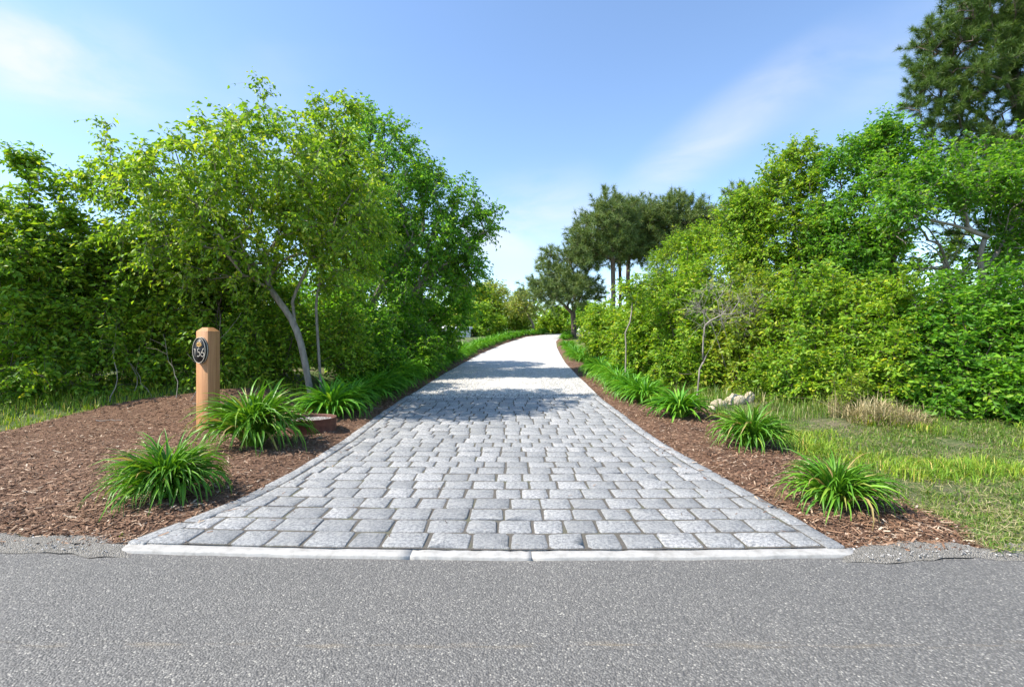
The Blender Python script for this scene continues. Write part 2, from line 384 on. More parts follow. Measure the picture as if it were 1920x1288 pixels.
M['white_paint'] = flat_mat('white_paint', (.78, .78, .77), .6, 0, 10, .05, .1)
M['roof'] = flat_mat('grey_shingle', (.30, .29, .28), .85, 0, 12, .25, .4)
M['dark_glass'] = flat_mat('window_glass', (.03, .035, .04), .08, 0, 5, .1, .0)

# ------------------------------------------------------------------ the setting
def axis(lo, hi, dense_lo, dense_hi, step, grow=1.35):
    a = list(np.arange(dense_lo, dense_hi+1e-6, step)); s = step; x = a[-1]
    while x < hi: s *= grow; x += s; a.append(min(x, hi))
    s = step; x = a[0]; pre = []
    while x > lo: s *= grow; x -= s; pre.append(max(x, lo))
    return np.array(pre[::-1]+a)
def grid_faces(nx, ny):
    i = np.arange(nx-1)[None, :]; j = np.arange(ny-1)[:, None]; a = j*nx+i
    return np.stack([a, a+1, a+nx+1, a+nx], -1).reshape(-1, 4)

gx = axis(-400, 400, -14, 14, .2); gy = axis(-60, 600, 2.6, 34, .2)
X, Y = np.meshgrid(gx, gy)
Lg = edgeL(np.clip(Y, 2.6, 61)); Rg = edgeR(np.clip(Y, 2.6, 61))
Z = ground(X, Y)
inside = sstep(-.35, -.1, -np.maximum(Lg-X, X-Rg))*(Y < 60)          # the road bed is dug a little into the soil
Z = Z-.07*inside
Z = np.where(Y < front(X)-.02, -.05, Z)
tag(link('ground', mesh_from('ground', np.stack([X, Y, Z], -1), quads=grid_faces(len(gx), len(gy)), smooth=True), M['ground']), kind='structure')

# asphalt: far edge follows the strip in front of the stones and frays beside it
ax = np.concatenate([np.linspace(-120, -9, 30), np.arange(-8.9, 9, .05), np.linspace(9.05, 120, 30)])
def asphalt_edge(x):
    inner = front(x)-.088
    outer = np.interp(x, [-30, -5, -2.9, -2.5, 2.1, 2.4, 4.5, 30], [3.2, 3.16, 3.08, 3.0, 2.93, 2.97, 2.94, 2.9])+.05*(vnoise(x, x*0, .22, 5)-.5)+.05*(vnoise(x, x*0, .06, 6)-.5)
    w = sstep(-2.62, -2.5, x)*(1-sstep(2.12, 2.24, x))
    return inner*w+outer*(1-w)
ay = np.linspace(0, 1, 12)
AX = np.repeat(ax[None], 12, 0); AY = -9+(asphalt_edge(ax)[None]+9)*ay[:, None]**.6
AZ = np.zeros_like(AX)+.0
AZ[-1] -= .012
tag(link('road', mesh_from('road', np.stack([AX, AY, AZ], -1), quads=grid_faces(len(ax), 12), smooth=True), M['asphalt']), kind='structure')
# gritty sand verge along the asphalt
sx = np.concatenate([np.linspace(-60, -9, 20), np.arange(-8.9, 9, .08), np.linspace(9.05, 60, 20)])
SY0 = asphalt_edge(sx)-.06; wv = .10+.10*vnoise(sx, sx*0, .5, 8)+.08*vnoise(sx, sx*0, .1, 9)
keep = sstep(-2.48, -2.38, sx)*(1-sstep(2.0, 2.1, sx))
rows = [SY0+(wv*(1-keep)+.01*keep)*t for t in np.linspace(0, 1, 5)]
SZ = [(-.006+.022*math.sin(t*2.2))*np.ones_like(sx)*(1-keep)-.012*keep+.008*(vnoise(sx, sx*0+t*7, .12, 3)-.5)*(1-keep) for t in np.linspace(0, 1, 5)]
tag(link('shoulder', mesh_from('shoulder', np.stack([np.repeat(sx[None], 5, 0), np.array(rows), np.array(SZ)], -1), quads=grid_faces(len(sx), 5), smooth=True), M['grit']), kind='structure')

def strip_sheet(name, y0, y1, dy, fl, fr, nx, zf, mat):
    ys = np.arange(y0, y1+1e-6, dy); t = np.linspace(0, 1, nx)
    l = fl(ys); r = fr(ys)
    XX = l[:, None]+(r-l)[:, None]*t[None]; YY = np.repeat(ys[:, None], nx, 1)
    return tag(link(name, mesh_from(name, np.stack([XX, YY, zf(XX, YY)], -1), quads=grid_faces(nx, len(ys)), smooth=True), mat), kind='structure')

COB_END = 10.4
# stone-dust bed that carries the cobbles
bx = np.linspace(0, 1, 30); by = np.linspace(0, 1, 60)
BY0 = np.zeros((60, 30)); BX = np.zeros((60, 30))
for j, t in enumerate(by):
    yy = 2.985+t*(COB_END+.25-2.985)
    for i, s in enumerate(bx):
        xx = edgeL(yy)+(edgeR(yy)-edgeL(yy))*s
        BX[j, i] = xx; BY0[j, i] = yy+(front(xx)-2.985)*(1-t)**3
cobble_drive = tag(link('cobble_driveway', mesh_from('cobble_driveway', np.stack([BX, BY0, prof(BY0)+.0155+.005*vnoise(BX, BY0, .2, 4)], -1), quads=grid_faces(30, 60), smooth=True), M['joint']), kind='structure')
cobble_drive['label'] = 'grey granite cobblestone apron of the driveway'

def stone_mesh(name, quad, h, r, npc, rg, sink=.05):
    """a pillowed stone from 4 corners (counter-clockwise, x,y) relative to its centre"""
    q = np.asarray(quad, float); out = []
    for k in range(4):
        p, a, b = q[k], q[k-1], q[(k+1) % 4]
        da = unit((a-p)[None])[0]; db = unit((b-p)[None])[0]
        rr = r*rg.uniform(.6, 1.5)
        pts = [p+da*rr, p+(da+db)*rr*.30, p+db*rr] if npc == 3 else [p+da*rr*.7, p+db*rr*.7]
        out += pts
    out = np.array(out); out = out+rg.normal(0, .0042, out.shape); n = len(out)
    c = out.mean(0); out = out[np.argsort(np.arctan2(out[:, 1]-c[1], out[:, 0]-c[0]))]
    inn = c+(out-c)*(1-np.minimum(.009/np.maximum(np.linalg.norm(out-c, axis=1), .03), .3))[:, None]
    tilt = rg.normal(0, .007, 2)
    zt = h+rg.normal(0, .0010, n)+(inn-c)@tilt
    v = [np.c_[out, np.full(n, -sink)], np.c_[out, h-.006+rg.normal(0, .0012, n)], np.c_[inn, zt]]
    i = np.arange(n); j = (i+1) % n
    quads = np.concatenate([np.c_[i, j, n+j, n+i], np.c_[n+i, n+j, 2*n+j, 2*n+i]])
    v.append(np.array([[c[0], c[1], h]])); tris = np.c_[2*n+i, 2*n+j, np.full(n, 3*n)]
    return np.concatenate(v), tris, quads

stones = []                   # (centre, quad)
rg = np.random.default_rng(7)
ROW = .243; BORD = .135
y = 0.0; row = 0
while 2.985+y < COB_END:
    yc0 = 2.985+y; dep = ROW*rg.uniform(.94, 1.06)
    bow = lambda x, yy: yy+(front(x)-2.985)*max(0, 1-(yy-2.985)/6)**1.5
    xl = edgeL(yc0+dep/2)+BORD; xr = edgeR(yc0+dep/2)-BORD
    x = xl; first = True; cuts = [xl]
    x = xl+rg.uniform(.10, .26)
    while x < xr-.12: cuts.append(x); x += rg.uniform(.215, .30)
    cuts.append(xr)
    for a, b in zip(cuts[:-1], cuts[1:]):
        g = .0095; gyy = .012
        xa0, xa1, xb0, xb1 = a+g, a+g, b-g, b-g
        if a == xl: xa0, xa1 = edgeL(yc0)+BORD+g, edgeL(yc0+dep)+BORD+g
        if b == xr: xb0, xb1 = edgeR(yc0)-BORD-g, edgeR(yc0+dep)-BORD-g
        j1, j2, j3, j4 = rg.normal(0, .003, 4)
        q = np.array([[xa0, bow(xa0, yc0+gyy+j1)], [xb0, bow(xb0, yc0+gyy+j2)], [xb1, bow(xb1, yc0+dep-gyy+j3)], [xa1, bow(xa1, yc0+dep-gyy+j4)]])
        stones.append((q, 'c'))
    y += dep; row += 1
for sgn, ef in ((-1, edgeL), (1, edgeR)):       # edging course laid along the flare
    yy = 3.0 if sgn > 0 else 3.07
    while yy < COB_END-.1:
        ln = rg.uniform(.30, .46); y0, y1 = yy+.008, min(yy+ln-.008, COB_END)
        a0, a1 = float(ef(y0)), float(ef(y1)); w = BORD-.012
        sk = .012
        if sgn < 0: q = np.array([[a0+sk*0, y0], [a0+w, y0], [a1+w, y1], [a1, y1]])
        else: q = np.array([[a0-w, y0], [a0, y0], [a1, y1], [a1-w, y1]])
        stones.append((q, 'e')); yy += ln
stones.sort(key=lambda s: s[0][:, 1].mean())
many = MB()
for k, (q, kind) in enumerate(stones):
    c = q.mean(0); zc = float(prof(c[1])); slope = float(prof(c[1]+.1)-prof(c[1]-.1))/.2
    if k < 300:
        v, t, qd = stone_mesh('cobblestone', q-c, .0255+rg.normal(0, .0015), .017, 3, rg)
        v[:, 2] += v[:, 1]*slope
        mb = MB(); mb.add(v, t, qd)
        link('cobblestone', mb.mesh('cobblestone', False), M['cobble'], cobble_drive, (c[0], c[1], zc))
    else:
        v, t, qd = stone_mesh('s', q-c, .0255+rg.normal(0, .0012), .024, 2, rg)
        v[:, 2] += v[:, 1]*slope; v += np.array([c[0], c[1], zc]); many.add(v, t, qd)
tag(link('far_cobblestones', many.mesh('far_cobblestones', False), M['cobble_many'], cobble_drive), kind='stuff')

# white strip between stones and asphalt, in lengths
strip_root = bpy.data.objects.new('kerb_strip', None); C.objects.link(strip_root); strip_root.location = (0, 2.93, 0)
tag(strip_root, 'flush white granite strip between cobbles and asphalt', kind='structure')
sc = [-2.53, -.62, .118, 2.16]
for a, b in zip(sc[:-1], sc[1:]):
    xs = np.linspace(a+.0002, b-.0002, 24); mb = MB(); f = front(xs)
    t0 = f-.085+.006*(vnoise(xs, xs*0, .15, 21)-.5)+.004*rg.normal(0, 1, 24); t1 = f+.007+.002*rg.normal(0, 1, 24)
    if a < -2.5: t0[0] += .06
    zt = .008+.0015*rg.normal(0, 1, 24)
    ring = [np.c_[xs, t0, np.full(24, -.06)], np.c_[xs, t0, zt-.005], np.c_[xs, t0+.006, zt], np.c_[xs, t1-.01, zt+.004], np.c_[xs, t1, zt-.004], np.c_[xs, t1, np.full(24, -.06)]]
    vv = np.concatenate(ring); qs = []
    for r_ in range(5):
        for i in range(23): qs.append((r_*24+i, r_*24+i+1, (r_+1)*24+i+1, (r_+1)*24+i))
    caps = [(5*24, 4*24, 0, 0)]
    mb.add(vv, [(0, 24, 48), (0, 48, 72), (0, 72, 96), (0, 96, 120), (23, 47+24, 47), (23, 71+24, 71), (23, 95+24, 95), (23, 119+24, 119)], qs)
    mb.v[0] -= np.array([0, 2.93, 0])
    link('kerb_stone', mb.mesh('kerb_stone', False), M['strip'], strip_root)

# white crushed-shell driveway beyond the cobbles
strip_sheet('gravel_driveway', COB_END-.1, 61, .25, lambda y: edgeL(y)+.0, lambda y: edgeR(y)-.0, 24,
            lambda x, y: prof(y)+.008+.022*np.sin(np.clip((x-edgeL(y))/(edgeR(y)-edgeL(y)), 0, 1)*math.pi)*sstep(10.4, 11.5, y)+.012*(vnoise(x, y, .5, 12)-.5)*sstep(10.4, 11.5, y), M['shell'])

# mulch beds
def bedL(y):
    b = np.interp(y, [2.9, 5.2, 6.2, 7.4, 8.2, 8.7, 9.3, 10.5, 12], [-12, -9.5, -7.6, -7.0, -6.5, -5.0, -3.75, -3.5, -3.4])
    b = np.where(y > 12, edgeL(y)-1.15, b)
    return b+.35*(vnoise(y, y*0, .6, 31)-.5)
def bedR(y):
    b = np.interp(y, [2.9, 3.2, 4.2, 5.7, 8.6, 10, 12], [2.9, 2.9, 3.05, 3.3, 3.35, 3.1, 3.0])
    b = np.where(y > 12, edgeR(y)+1.05, b)
    return b+.3*(vnoise(y, y*0, .45, 33)-.5)
def mulch_z(x, y):
    L = edgeL(y); R = edgeR(y); e = np.maximum(L-x, x-R)
    fe = sstep(.06, .6, y-asphalt_edge(x))
    return ground(x, y)*fe+.014*fe-.004*(1-fe)+fe*.035*sstep(0, .3, e)+.03*(vnoise(x, y, .18, 14)-.5)*sstep(0, .1, e)*fe
strip_sheet('mulch_bed_left', 3.08, 46, .12, lambda y: bedL(y), lambda y: edgeL(y)-.004, 40, mulch_z, M['mulch'])
strip_sheet('mulch_bed_right', 2.98, 44, .12, lambda y: edgeR(y)+.004, lambda y: bedR(y), 24, mulch_z, M['mulch'])
# small lawn in the bend
strip_sheet('lawn', 17, 45, .5, lambda y: edgeR(y)+1.0, lambda y: edgeR(y)+14, 20, lambda x, y: ground(x, y)+.03, M['lawn'])

# ------------------------------------------------------------------ loose ground cover (stuff)
def scatter_quads(p, dirs, nrm, ln, wd, bend=.15):
    side = unit(np.cross(nrm, dirs)); n = len(p)
    a = p-dirs*ln[:, None]*.5; b = p+dirs*ln[:, None]*.5; h = side*wd[:, None]*.5
    v = np.stack([a-h*.6, a+h*.7, b+h*.7+nrm*(ln*bend)[:, None], b-h*.5+nrm*(ln*bend)[:, None]], 1)
    return v.reshape(-1, 3), np.arange(n*4).reshape(-1, 4)
def rand_dirs(n, r, tilt=.3):
    a = r.uniform(0, 2*np.pi, n); d = np.c_[np.cos(a), np.sin(a), r.normal(0, tilt, n)]
    return unit(d)
r2 = np.random.default_rng(11)
def mulch_chips():
    pts = []
    n = 90000
    y = 3.1+(r2.random(n)**1.9)*9; L = edgeL(y)
    x = np.where(y < 8.8, L-r2.random(n)*5.5, L-r2.random(n)*1.3)
    ok = (x > bedL(y)-.12*r2.random(n)); x, y = x[ok], y[ok]
    n = 60000; y2 = 3.02+(r2.random(n)**1.7)*16; x2 = edgeR(y2)+.01+r2.random(n)*1.7
    ok = x2 < bedR(y2)+.12*r2.random(n)
    x = np.concatenate([x, x2[ok]]); y = np.concatenate([y, y2[ok]])
    n = 12000; y3 = 9+r2.random(n)*18; x3 = edgeL(y3)-r2.random(n)*1.1
    x = np.concatenate([x, x3]); y = np.concatenate([y, y3]); n = len(x)
    z = mulch_z(x, y)+.006+.006*r2.random(n)
    m = 420; y4 = 3.05+r2.random(m)*7; e4 = np.abs(r2.normal(0, .22, m))+.01; x4 = np.where(r2.random(m) < .55, edgeL(y4)+e4, edgeR(y4)-e4)
    m2 = 90; y5 = 3.0+r2.random(m2)*7; x5 = edgeL(y5)+r2.random(m2)*4.1; y4 = np.r_[y4, y5]; x4 = np.r_[x4, x5]
    x = np.r_[x, x4]; y = np.r_[y, y4]; z = np.r_[z, prof(y4)+.031]; n = len(x)
    p = np.c_[x, y, z]
    d = rand_dirs(n, r2, .22); up = unit(np.c_[r2.normal(0, .35, (n, 2)), np.ones(n)]); up = unit(up-d*(up*d).sum(1)[:, None])
    ln = r2.lognormal(-3.55, .5, n); ln = np.clip(ln, .012, .11); wd = ln*r2.uniform(.14, .42, n); wd = np.clip(wd, .004, .018)
    v, q = scatter_quads(p, d, up, ln, wd, .06)
    tag(link('wood_chips', mesh_from('wood_chips', v, quads=q), M['chip']), 'reddish brown shredded bark chips covering the beds', 'mulch', kind='stuff')
mulch_chips()

def blades(x, y, z, h, w, r, lean=.5, segs=2):
    n = len(x); a = r.uniform(0, 2*np.pi, n); d = np.c_[np.cos(a), np.sin(a), np.zeros(n)]
    s = np.c_[-np.sin(a), np.cos(a), np.zeros(n)]
    ln = np.abs(r.normal(0, lean, n)); base = np.c_[x, y, z]
    mid = base+np.c_[d[:, :2]*(ln*h*.35)[:, None], h*.6]; tip = base+np.c_[d[:, :2]*(ln*h*1.1)[:, None], h*(1-.25*np.minimum(ln, 1.6))]
    v = np.stack([base-s*w[:, None], base+s*w[:, None], mid-s*w[:, None]*.7, mid+s*w[:, None]*.7, tip], 1).reshape(-1, 3)
    k = np.arange(n)[:, None]*5
    return v, (k+np.array([[2, 3, 4]])).reshape(-1, 3), (k+np.array([[0, 1, 3, 2]])).reshape(-1, 4)
def grass_patch(name, label, x, y, hmin, hmax, mat, r, w=.003, lean=.5, zf=ground):
    n = len(x); h = r.uniform(hmin, hmax, n)*(.6+.8*vnoise(x, y, .4, 41)); z = zf(x, y)-.01
    v, t, q = blades(x, y, z, h, np.full(n, w)*r.uniform(.7, 1.4, n)*(1+y*.03), r, lean)
    return tag(link(name, mesh_from(name, v, t, q), mat), label, 'grass', kind='stuff')
def clumpy(x, y, r, s, thr, seed): return vnoise(x, y, s, seed)+.35*vnoise(x, y, s*.3, seed+1) > thr+.25*(r.random(len(x))-.5)
n = 110000; y = 2.98+r2.random(n)**1.3*7.5; x = bedR(y)+r2.random(n)*(2.0+y*.85)
ok = clumpy(x, y, r2, .55, .42, 50); ok &= (x > bedR(y)-.02)
grass_patch('verge_grass', 'patchy green and straw grass on the verge right of drive', x[ok], y[ok], .025, .085, M['grass'], r2, .0034, 1.2)
n = 22000; y = 2.97+r2.random(n)**1.4*7.0; x = bedR(y)-.05+r2.random(n)*(2.0+y*.85)
ok = clumpy(x, y, r2, .45, .42, 65); x, y = x[ok], y[ok]; n = len(x)
d_ = rand_dirs(n, r2, .25); u_ = unit(np.c_[r2.normal(0, .4, (n, 2)), np.ones(n)]); u_ = unit(u_-d_*(u_*d_).sum(1)[:, None])
v_, q_ = scatter_quads(np.c_[x, y, ground(x, y)+.012+.02*r2.random(n)], d_, u_, r2.uniform(.03, .12, n), r2.uniform(.002, .005, n), .1)
tag(link('verge_thatch', mesh_from('verge_thatch', v_, quads=q_), M['straw']), 'dry flattened straw thatch among the verge grass', 'dry grass', kind='stuff')
n = 26000; y = 2.97+r2.random(n)*3.6; x = bedR(y)+.12+r2.random(n)*(1.6+y*.6)
ok = clumpy(x, y, r2, .8, .74, 57)
grass_patch('verge_tufts', 'lush green grass tufts on the verge by the asphalt', x[ok], y[ok], .06, .17, M['grass_green'], r2, .0036, 1.0)
n = 26000; y = 5.6+r2.random(n)*4.3; x = -3.4-r2.random(n)*9
ok = (x < bedL(y)+.05) & clumpy(x, y, r2, .5, .35, 61) & (y > np.interp(x, [-12, -6.8, -3.5], [5.8, 7.0, 8.4]))
grass_patch('hedge_grass', 'tall green grass along the foot of the hedge', x[ok], y[ok], .07, .20, M['grass_green'], r2, .0045, .55)
n = 9000; y = 7.2+r2.random(n)*3.2; x = bedR(y)+r2.random(n)*6
ok = ~((x < 4.4) & (y > 8.1) & (y < 8.7)); x, y = x[ok], y[ok]
grass_patch('shrub_edge_grass', 'long fresh and dry grass along the foot of the shrubs', x, y, .10, .34, M['grass'], r2, .0045, .6)
n = 22000; y = 19+r2.random(n)*24; x = edgeR(y)+1.1+r2.random(n)*7
grass_patch('lawn_grass', 'short dry lawn grass in the bend of the drive', x, y, .02, .06, M['grass'], r2, .006, .5, lambda a, b: ground(a, b)+.03)

OCT = np.array([[1, 0, 0], [0, 1, 0], [-1, 0, 0], [0, -1, 0], [0, 0, 1], [0, 0, -1]], float)
OCF = np.array([[0, 1, 4], [1, 2, 4], [2, 3, 4], [3, 0, 4], [1, 0, 5], [2, 1, 5], [3, 2, 5], [0, 3, 5]])
def pebbles(name, label, p, size, mat, r, parent=None, flat=.6, cat='gravel'):
    n = len(p); a = r.uniform(0, 6.28, n); c, s = np.cos(a), np.sin(a)
    sc = size[:, None]*r.uniform(.6, 1.3, (n, 3))*np.array([1, 1, flat])
    o = OCT[None]*sc[:, None, :]+r.normal(0, .12, (n, 6, 3))*size[:, None, None]
    xy = np.stack([o[..., 0]*c[:, None]-o[..., 1]*s[:, None], o[..., 0]*s[:, None]+o[..., 1]*c[:, None], o[..., 2]], -1)
    v = (p[:, None, :]+xy).reshape(-1, 3); t = (np.arange(n)[:, None, None]*6+OCF[None]).reshape(-1, 3)
    o = link(name, mesh_from(name, v, t), mat, parent)
    return tag(o, None if parent else label, None if parent else cat, kind='stuff')
n = 16000; y = COB_END-.35+np.abs(r2.normal(0, 3.2, n)); tt = r2.random(n); x = edgeL(y)+.05+(edgeR(y)-edgeL(y)-.1)*tt
pebbles('shell_pebbles', 'loose white shell gravel where the cobbles end', np.c_[x, y, prof(y)+.022+.01*np.sin(tt*3.14)], r2.lognormal(-4.6, .35, n), M['pebble_white'], r2)
n = 1300; x = np.where(r2.random(n) < .5, -2.5-r2.random(n)*3.0, 2.12+r2.random(n)*3.2)
y = asphalt_edge(x)+np.abs(r2.normal(0, .12, n))-.05
pebbles('road_edge_grit', 'small pale stones scattered along the asphalt edge', np.c_[x, y, np.full(n, .010)], np.clip(r2.lognormal(-5.2, .45, n), .002, .016), M['pebble_grey'], r2)
n = 400; tt = r2.random(n); y = 3.1+r2.random(n)*7; x = edgeL(y)+(edgeR(y)-edgeL(y))*tt
pebbles('joint_grit', 'fine grit in the joints between the cobbles', np.c_[x, y, prof(y)+.018], np.clip(r2.lognormal(-5.6, .3, n), .002, .006), M['pebble_grey'], r2)

# ------------------------------------------------------------------ trees and shrubs
def resample(pts, seg):
    pts = np.asarray(pts, float); d = np.r_[0, np.cumsum(np.linalg.norm(np.diff(pts, axis=0), axis=1))]
    n = max(2, int(math.ceil(d[-1]/seg))+1); t = np.linspace(0, d[-1], n)
    return np.stack([np.interp(t, d, pts[:, k]) for k in range(3)], 1)
def env_points(envs, n, r, shell=.5):
    vol = np.array([np.prod(e[1])*(e[2] if len(e) > 2 else 1) for e in envs])**.75; cnt = r.multinomial(n, vol/vol.sum()); out = []
    for (c, rad, *_), k in zip(envs, cnt):
        d = unit(r.normal(0, 1, (k, 3))); rr = r.random(k)**(1/3*(1-shell)+.04)
        out.append(np.asarray(c)+d*rr[:, None]*np.asarray(rad))
    return np.concatenate(out)
def grow(trunks, att, r, alpha=.35, seg=.25, clear=0., down=.7):
    pos = []; par = []; pl = []; can = []
    for tr in trunks:
        q = resample(tr, seg); zz0 = trunks[0][0][2]
        hook = -1
        if pos:
            dd = np.linalg.norm(np.array(pos)-q[0], axis=1)
            if dd.min() < .22: hook = int(dd.argmin())
        for k, p in enumerate(q):
            par.append(hook if k == 0 else len(pos)-1); pl.append(0 if k == 0 else pl[-1]+float(np.linalg.norm(p-pos[-1])))
            can.append(p[2]-zz0 > clear or k == len(q)-1); pos.append(p)
    cap = len(pos)+len(att)*14; A = np.zeros((cap, 3)); A[:len(pos)] = pos
    PL = np.zeros(cap); PL[:len(pos)] = pl; CAN = np.zeros(cap, bool); CAN[:len(pos)] = can
    DIR = np.zeros((cap, 3)); DIR[:, 2] = 1
    for k in range(len(pos)):
        if par[k] >= 0: DIR[k] = unit((A[k]-A[par[k]])[None])[0]
    n = len(pos); par = par+[0]*(cap-n); ter = []
    tn = A[:n][CAN[:n]]
    order = np.argsort(np.min(np.linalg.norm(att[:, None]-tn[None], axis=2), 1))
    for p in att[order]:
        dv = p-A[:n]; d = np.sqrt((dv*dv).sum(1)); cost = d+alpha*PL[:n]+down*np.maximum(0, A[:n, 2]-p[2]-.1*d)
        cost[~CAN[:n]] = 1e9
        j = int(np.argmin(cost)); dj = d[j]
        k = min(13, max(1, int(math.ceil(dj/seg))))
        a = A[j]; ctrl = a+DIR[j]*dj*.32+np.array([0, 0, .06*dj])+r.normal(0, .05*dj, 3)
        prev = j
        for s in range(1, k+1):
            t = s/k; q = (1-t)**2*a+2*t*(1-t)*ctrl+t*t*p
            if s < k: q = q+r.normal(0, .018*min(1., seg/.25), 3)
            A[n] = q; par[n] = prev; PL[n] = PL[prev]+np.linalg.norm(q-A[prev]); CAN[n] = True
            DIR[n] = unit((q-A[prev])[None])[0]; prev = n; n += 1
        ter.append(n-1)
    return A[:n], np.array(par[:n]), np.array(ter), DIR[:n]
def wood(mb, A, par, ter, r_base, r_twig):
    n = len(A); w = np.zeros(n); w[ter] += 1
    for k in range(n-1, -1, -1):
        if par[k] >= 0: w[par[k]] += w[k]
    w = np.maximum(w, 1); wb = max(w[par < 0].max(), 3); e = math.log(r_base/r_twig)/math.log(wb)
    rad = r_twig*w**e
    ch = [[] for _ in range(n)]
    for k in range(n):
        if par[k] >= 0: ch[par[k]].append(k)
    starts = [(k, -1) for k in range(n) if par[k] < 0]
    while starts:
        k, fr = starts.pop(); chain = [fr] if fr >= 0 else []
        while True:
            chain.append(k)
            if not ch[k]: break
            c = sorted(ch[k], key=lambda q: -w[q]); starts += [(q, k) for q in c[1:]]; k = c[0]
        idx = np.array(chain); R = rad[idx].copy()
        if fr >= 0: R[0] = min(R[0], R[1]*1.25)
        tube(mb, A[idx], R)
def tube(mb, pts, R, sides=None):
    pts = np.asarray(pts); R = np.asarray(R); n = len(pts)
    if n < 2: return
    sides = sides or (8 if R.max() > .06 else 6 if R.max() > .03 else 4 if R.max() > .012 else 3)
    t = np.gradient(pts, axis=0); t = unit(t)
    ref = np.array([1., 0, 0]) if abs(t[0, 0]) < .8 else np.array([0, 1., 0])
    u = unit(np.cross(t, ref)); v = np.cross(t, u)
    a = np.arange(sides)*2*np.pi/sides
    ring = pts[:, None]+(u[:, None]*np.cos(a)[None, :, None]+v[:, None]*np.sin(a)[None, :, None])*R[:, None, None]
    i = np.arange(n-1)[:, None]*sides; k = np.arange(sides)[None]; k2 = (k+1) % sides
    mb.add(ring.reshape(-1, 3), None, np.stack([i+k, i+k2, i+sides+k2, i+sides+k], -1).reshape(-1, 4))
def sprays(mb, base, outd, r, per, length, spread=.8, droop=.25, rt=.0035, up=.15):
    """short twigs from the branch ends; returns start, dir, length, droop of each"""
    n = len(base)*per; b = np.repeat(base, per, 0); o = np.repeat(outd, per, 0)
    d = unit(o*.8+r.normal(0, spread, (n, 3))+np.array([0, 0, up])); ln = length*r.uniform(.55, 1.35, n)
    dr = droop*ln*r.uniform(.2, 1.4, n)
    s = np.array([0, .5, 1.]); pts = b[:, None]+d[:, None]*(ln[:, None]*s[None])[..., None]; pts[..., 2] -= dr[:, None]*s[None]**2
    ref = unit(np.cross(d, np.array([.3, .2, 1.]))); rf2 = np.cross(d, ref)
    tri = np.array([0, 2.094, 4.189]); rr = rt*np.array([1, .75, .35])
    ring = pts[:, :, None]+(ref[:, None, None]*np.cos(tri)[None, None, :, None]+rf2[:, None, None]*np.sin(tri)[None, None, :, None])*rr[None, :, None, None]
    q = []
    for g in range(2):
        for k in range(3): q.append((g*3+k, g*3+(k+1) % 3, g*3+3+(k+1) % 3, g*3+3+k))
    mb.add(ring.reshape(-1, 3), None, (np.arange(n)[:, None, None]*9+np.array(q)[None]).reshape(-1, 4))
    return b, d, ln, dr
def leaves(sp, r, per, size, width=.52, hang=.3, fold=.18, flat=.75, start=.12):
    b, d, ln, dr = sp; n = len(b)
    s = np.tile(np.linspace(start, 1, per), (n, 1))+r.normal(0, .06, (n, per)); s = np.clip(s, 0, 1.05)
    p = b[:, None]+d[:, None]*(ln[:, None]*s)[..., None]; p[..., 2] -= dr[:, None]*s*s
    p = p.reshape(-1, 3); N = len(p); tw = np.repeat(d, per, 0)
    side = unit(np.cross(tw, np.array([0, 0, 1.])+r.normal(0, .25, (N, 3)))); sg = np.where(np.arange(N) % 2 == 0, 1, -1)[:, None]
    ld = unit(tw*.55+side*sg*r.uniform(.4, 1.1, (N, 1))+r.normal(0, .25, (N, 3))-np.array([0, 0, hang])*r.uniform(.2, 1.6, (N, 1)))
    nr = unit(np.array([0, 0, flat])+r.normal(0, .5, (N, 3))); nr = unit(nr-ld*(nr*ld).sum(1)[:, None]); sd = np.cross(ld, nr)
    L = size*np.clip(r.lognormal(0, .30, N), .4, 1.5)[:, None]; W = L*width*.5
    m = p+ld*L*.42; f = nr*L*fold*r.uniform(.3, 1.3, (N, 1))
    v = np.stack([p, m-sd*W+f, p+ld*L-nr*L*.12, m+sd*W+f], 1).reshape(-1, 3)
    k = np.arange(N)[:, None]*4
    return v, np.concatenate([k+np.array([[0, 1, 2]]), k+np.array([[0, 2, 3]])], 1).reshape(-1, 3)
def pxe(px, py, d, rx, ry, rz, wt=1): # an ellipsoid of foliage given by where it is seen
    return (P(px, py, d), (rx/FPX*d, rz, ry/FPX*d), wt)
NTRI = [0]
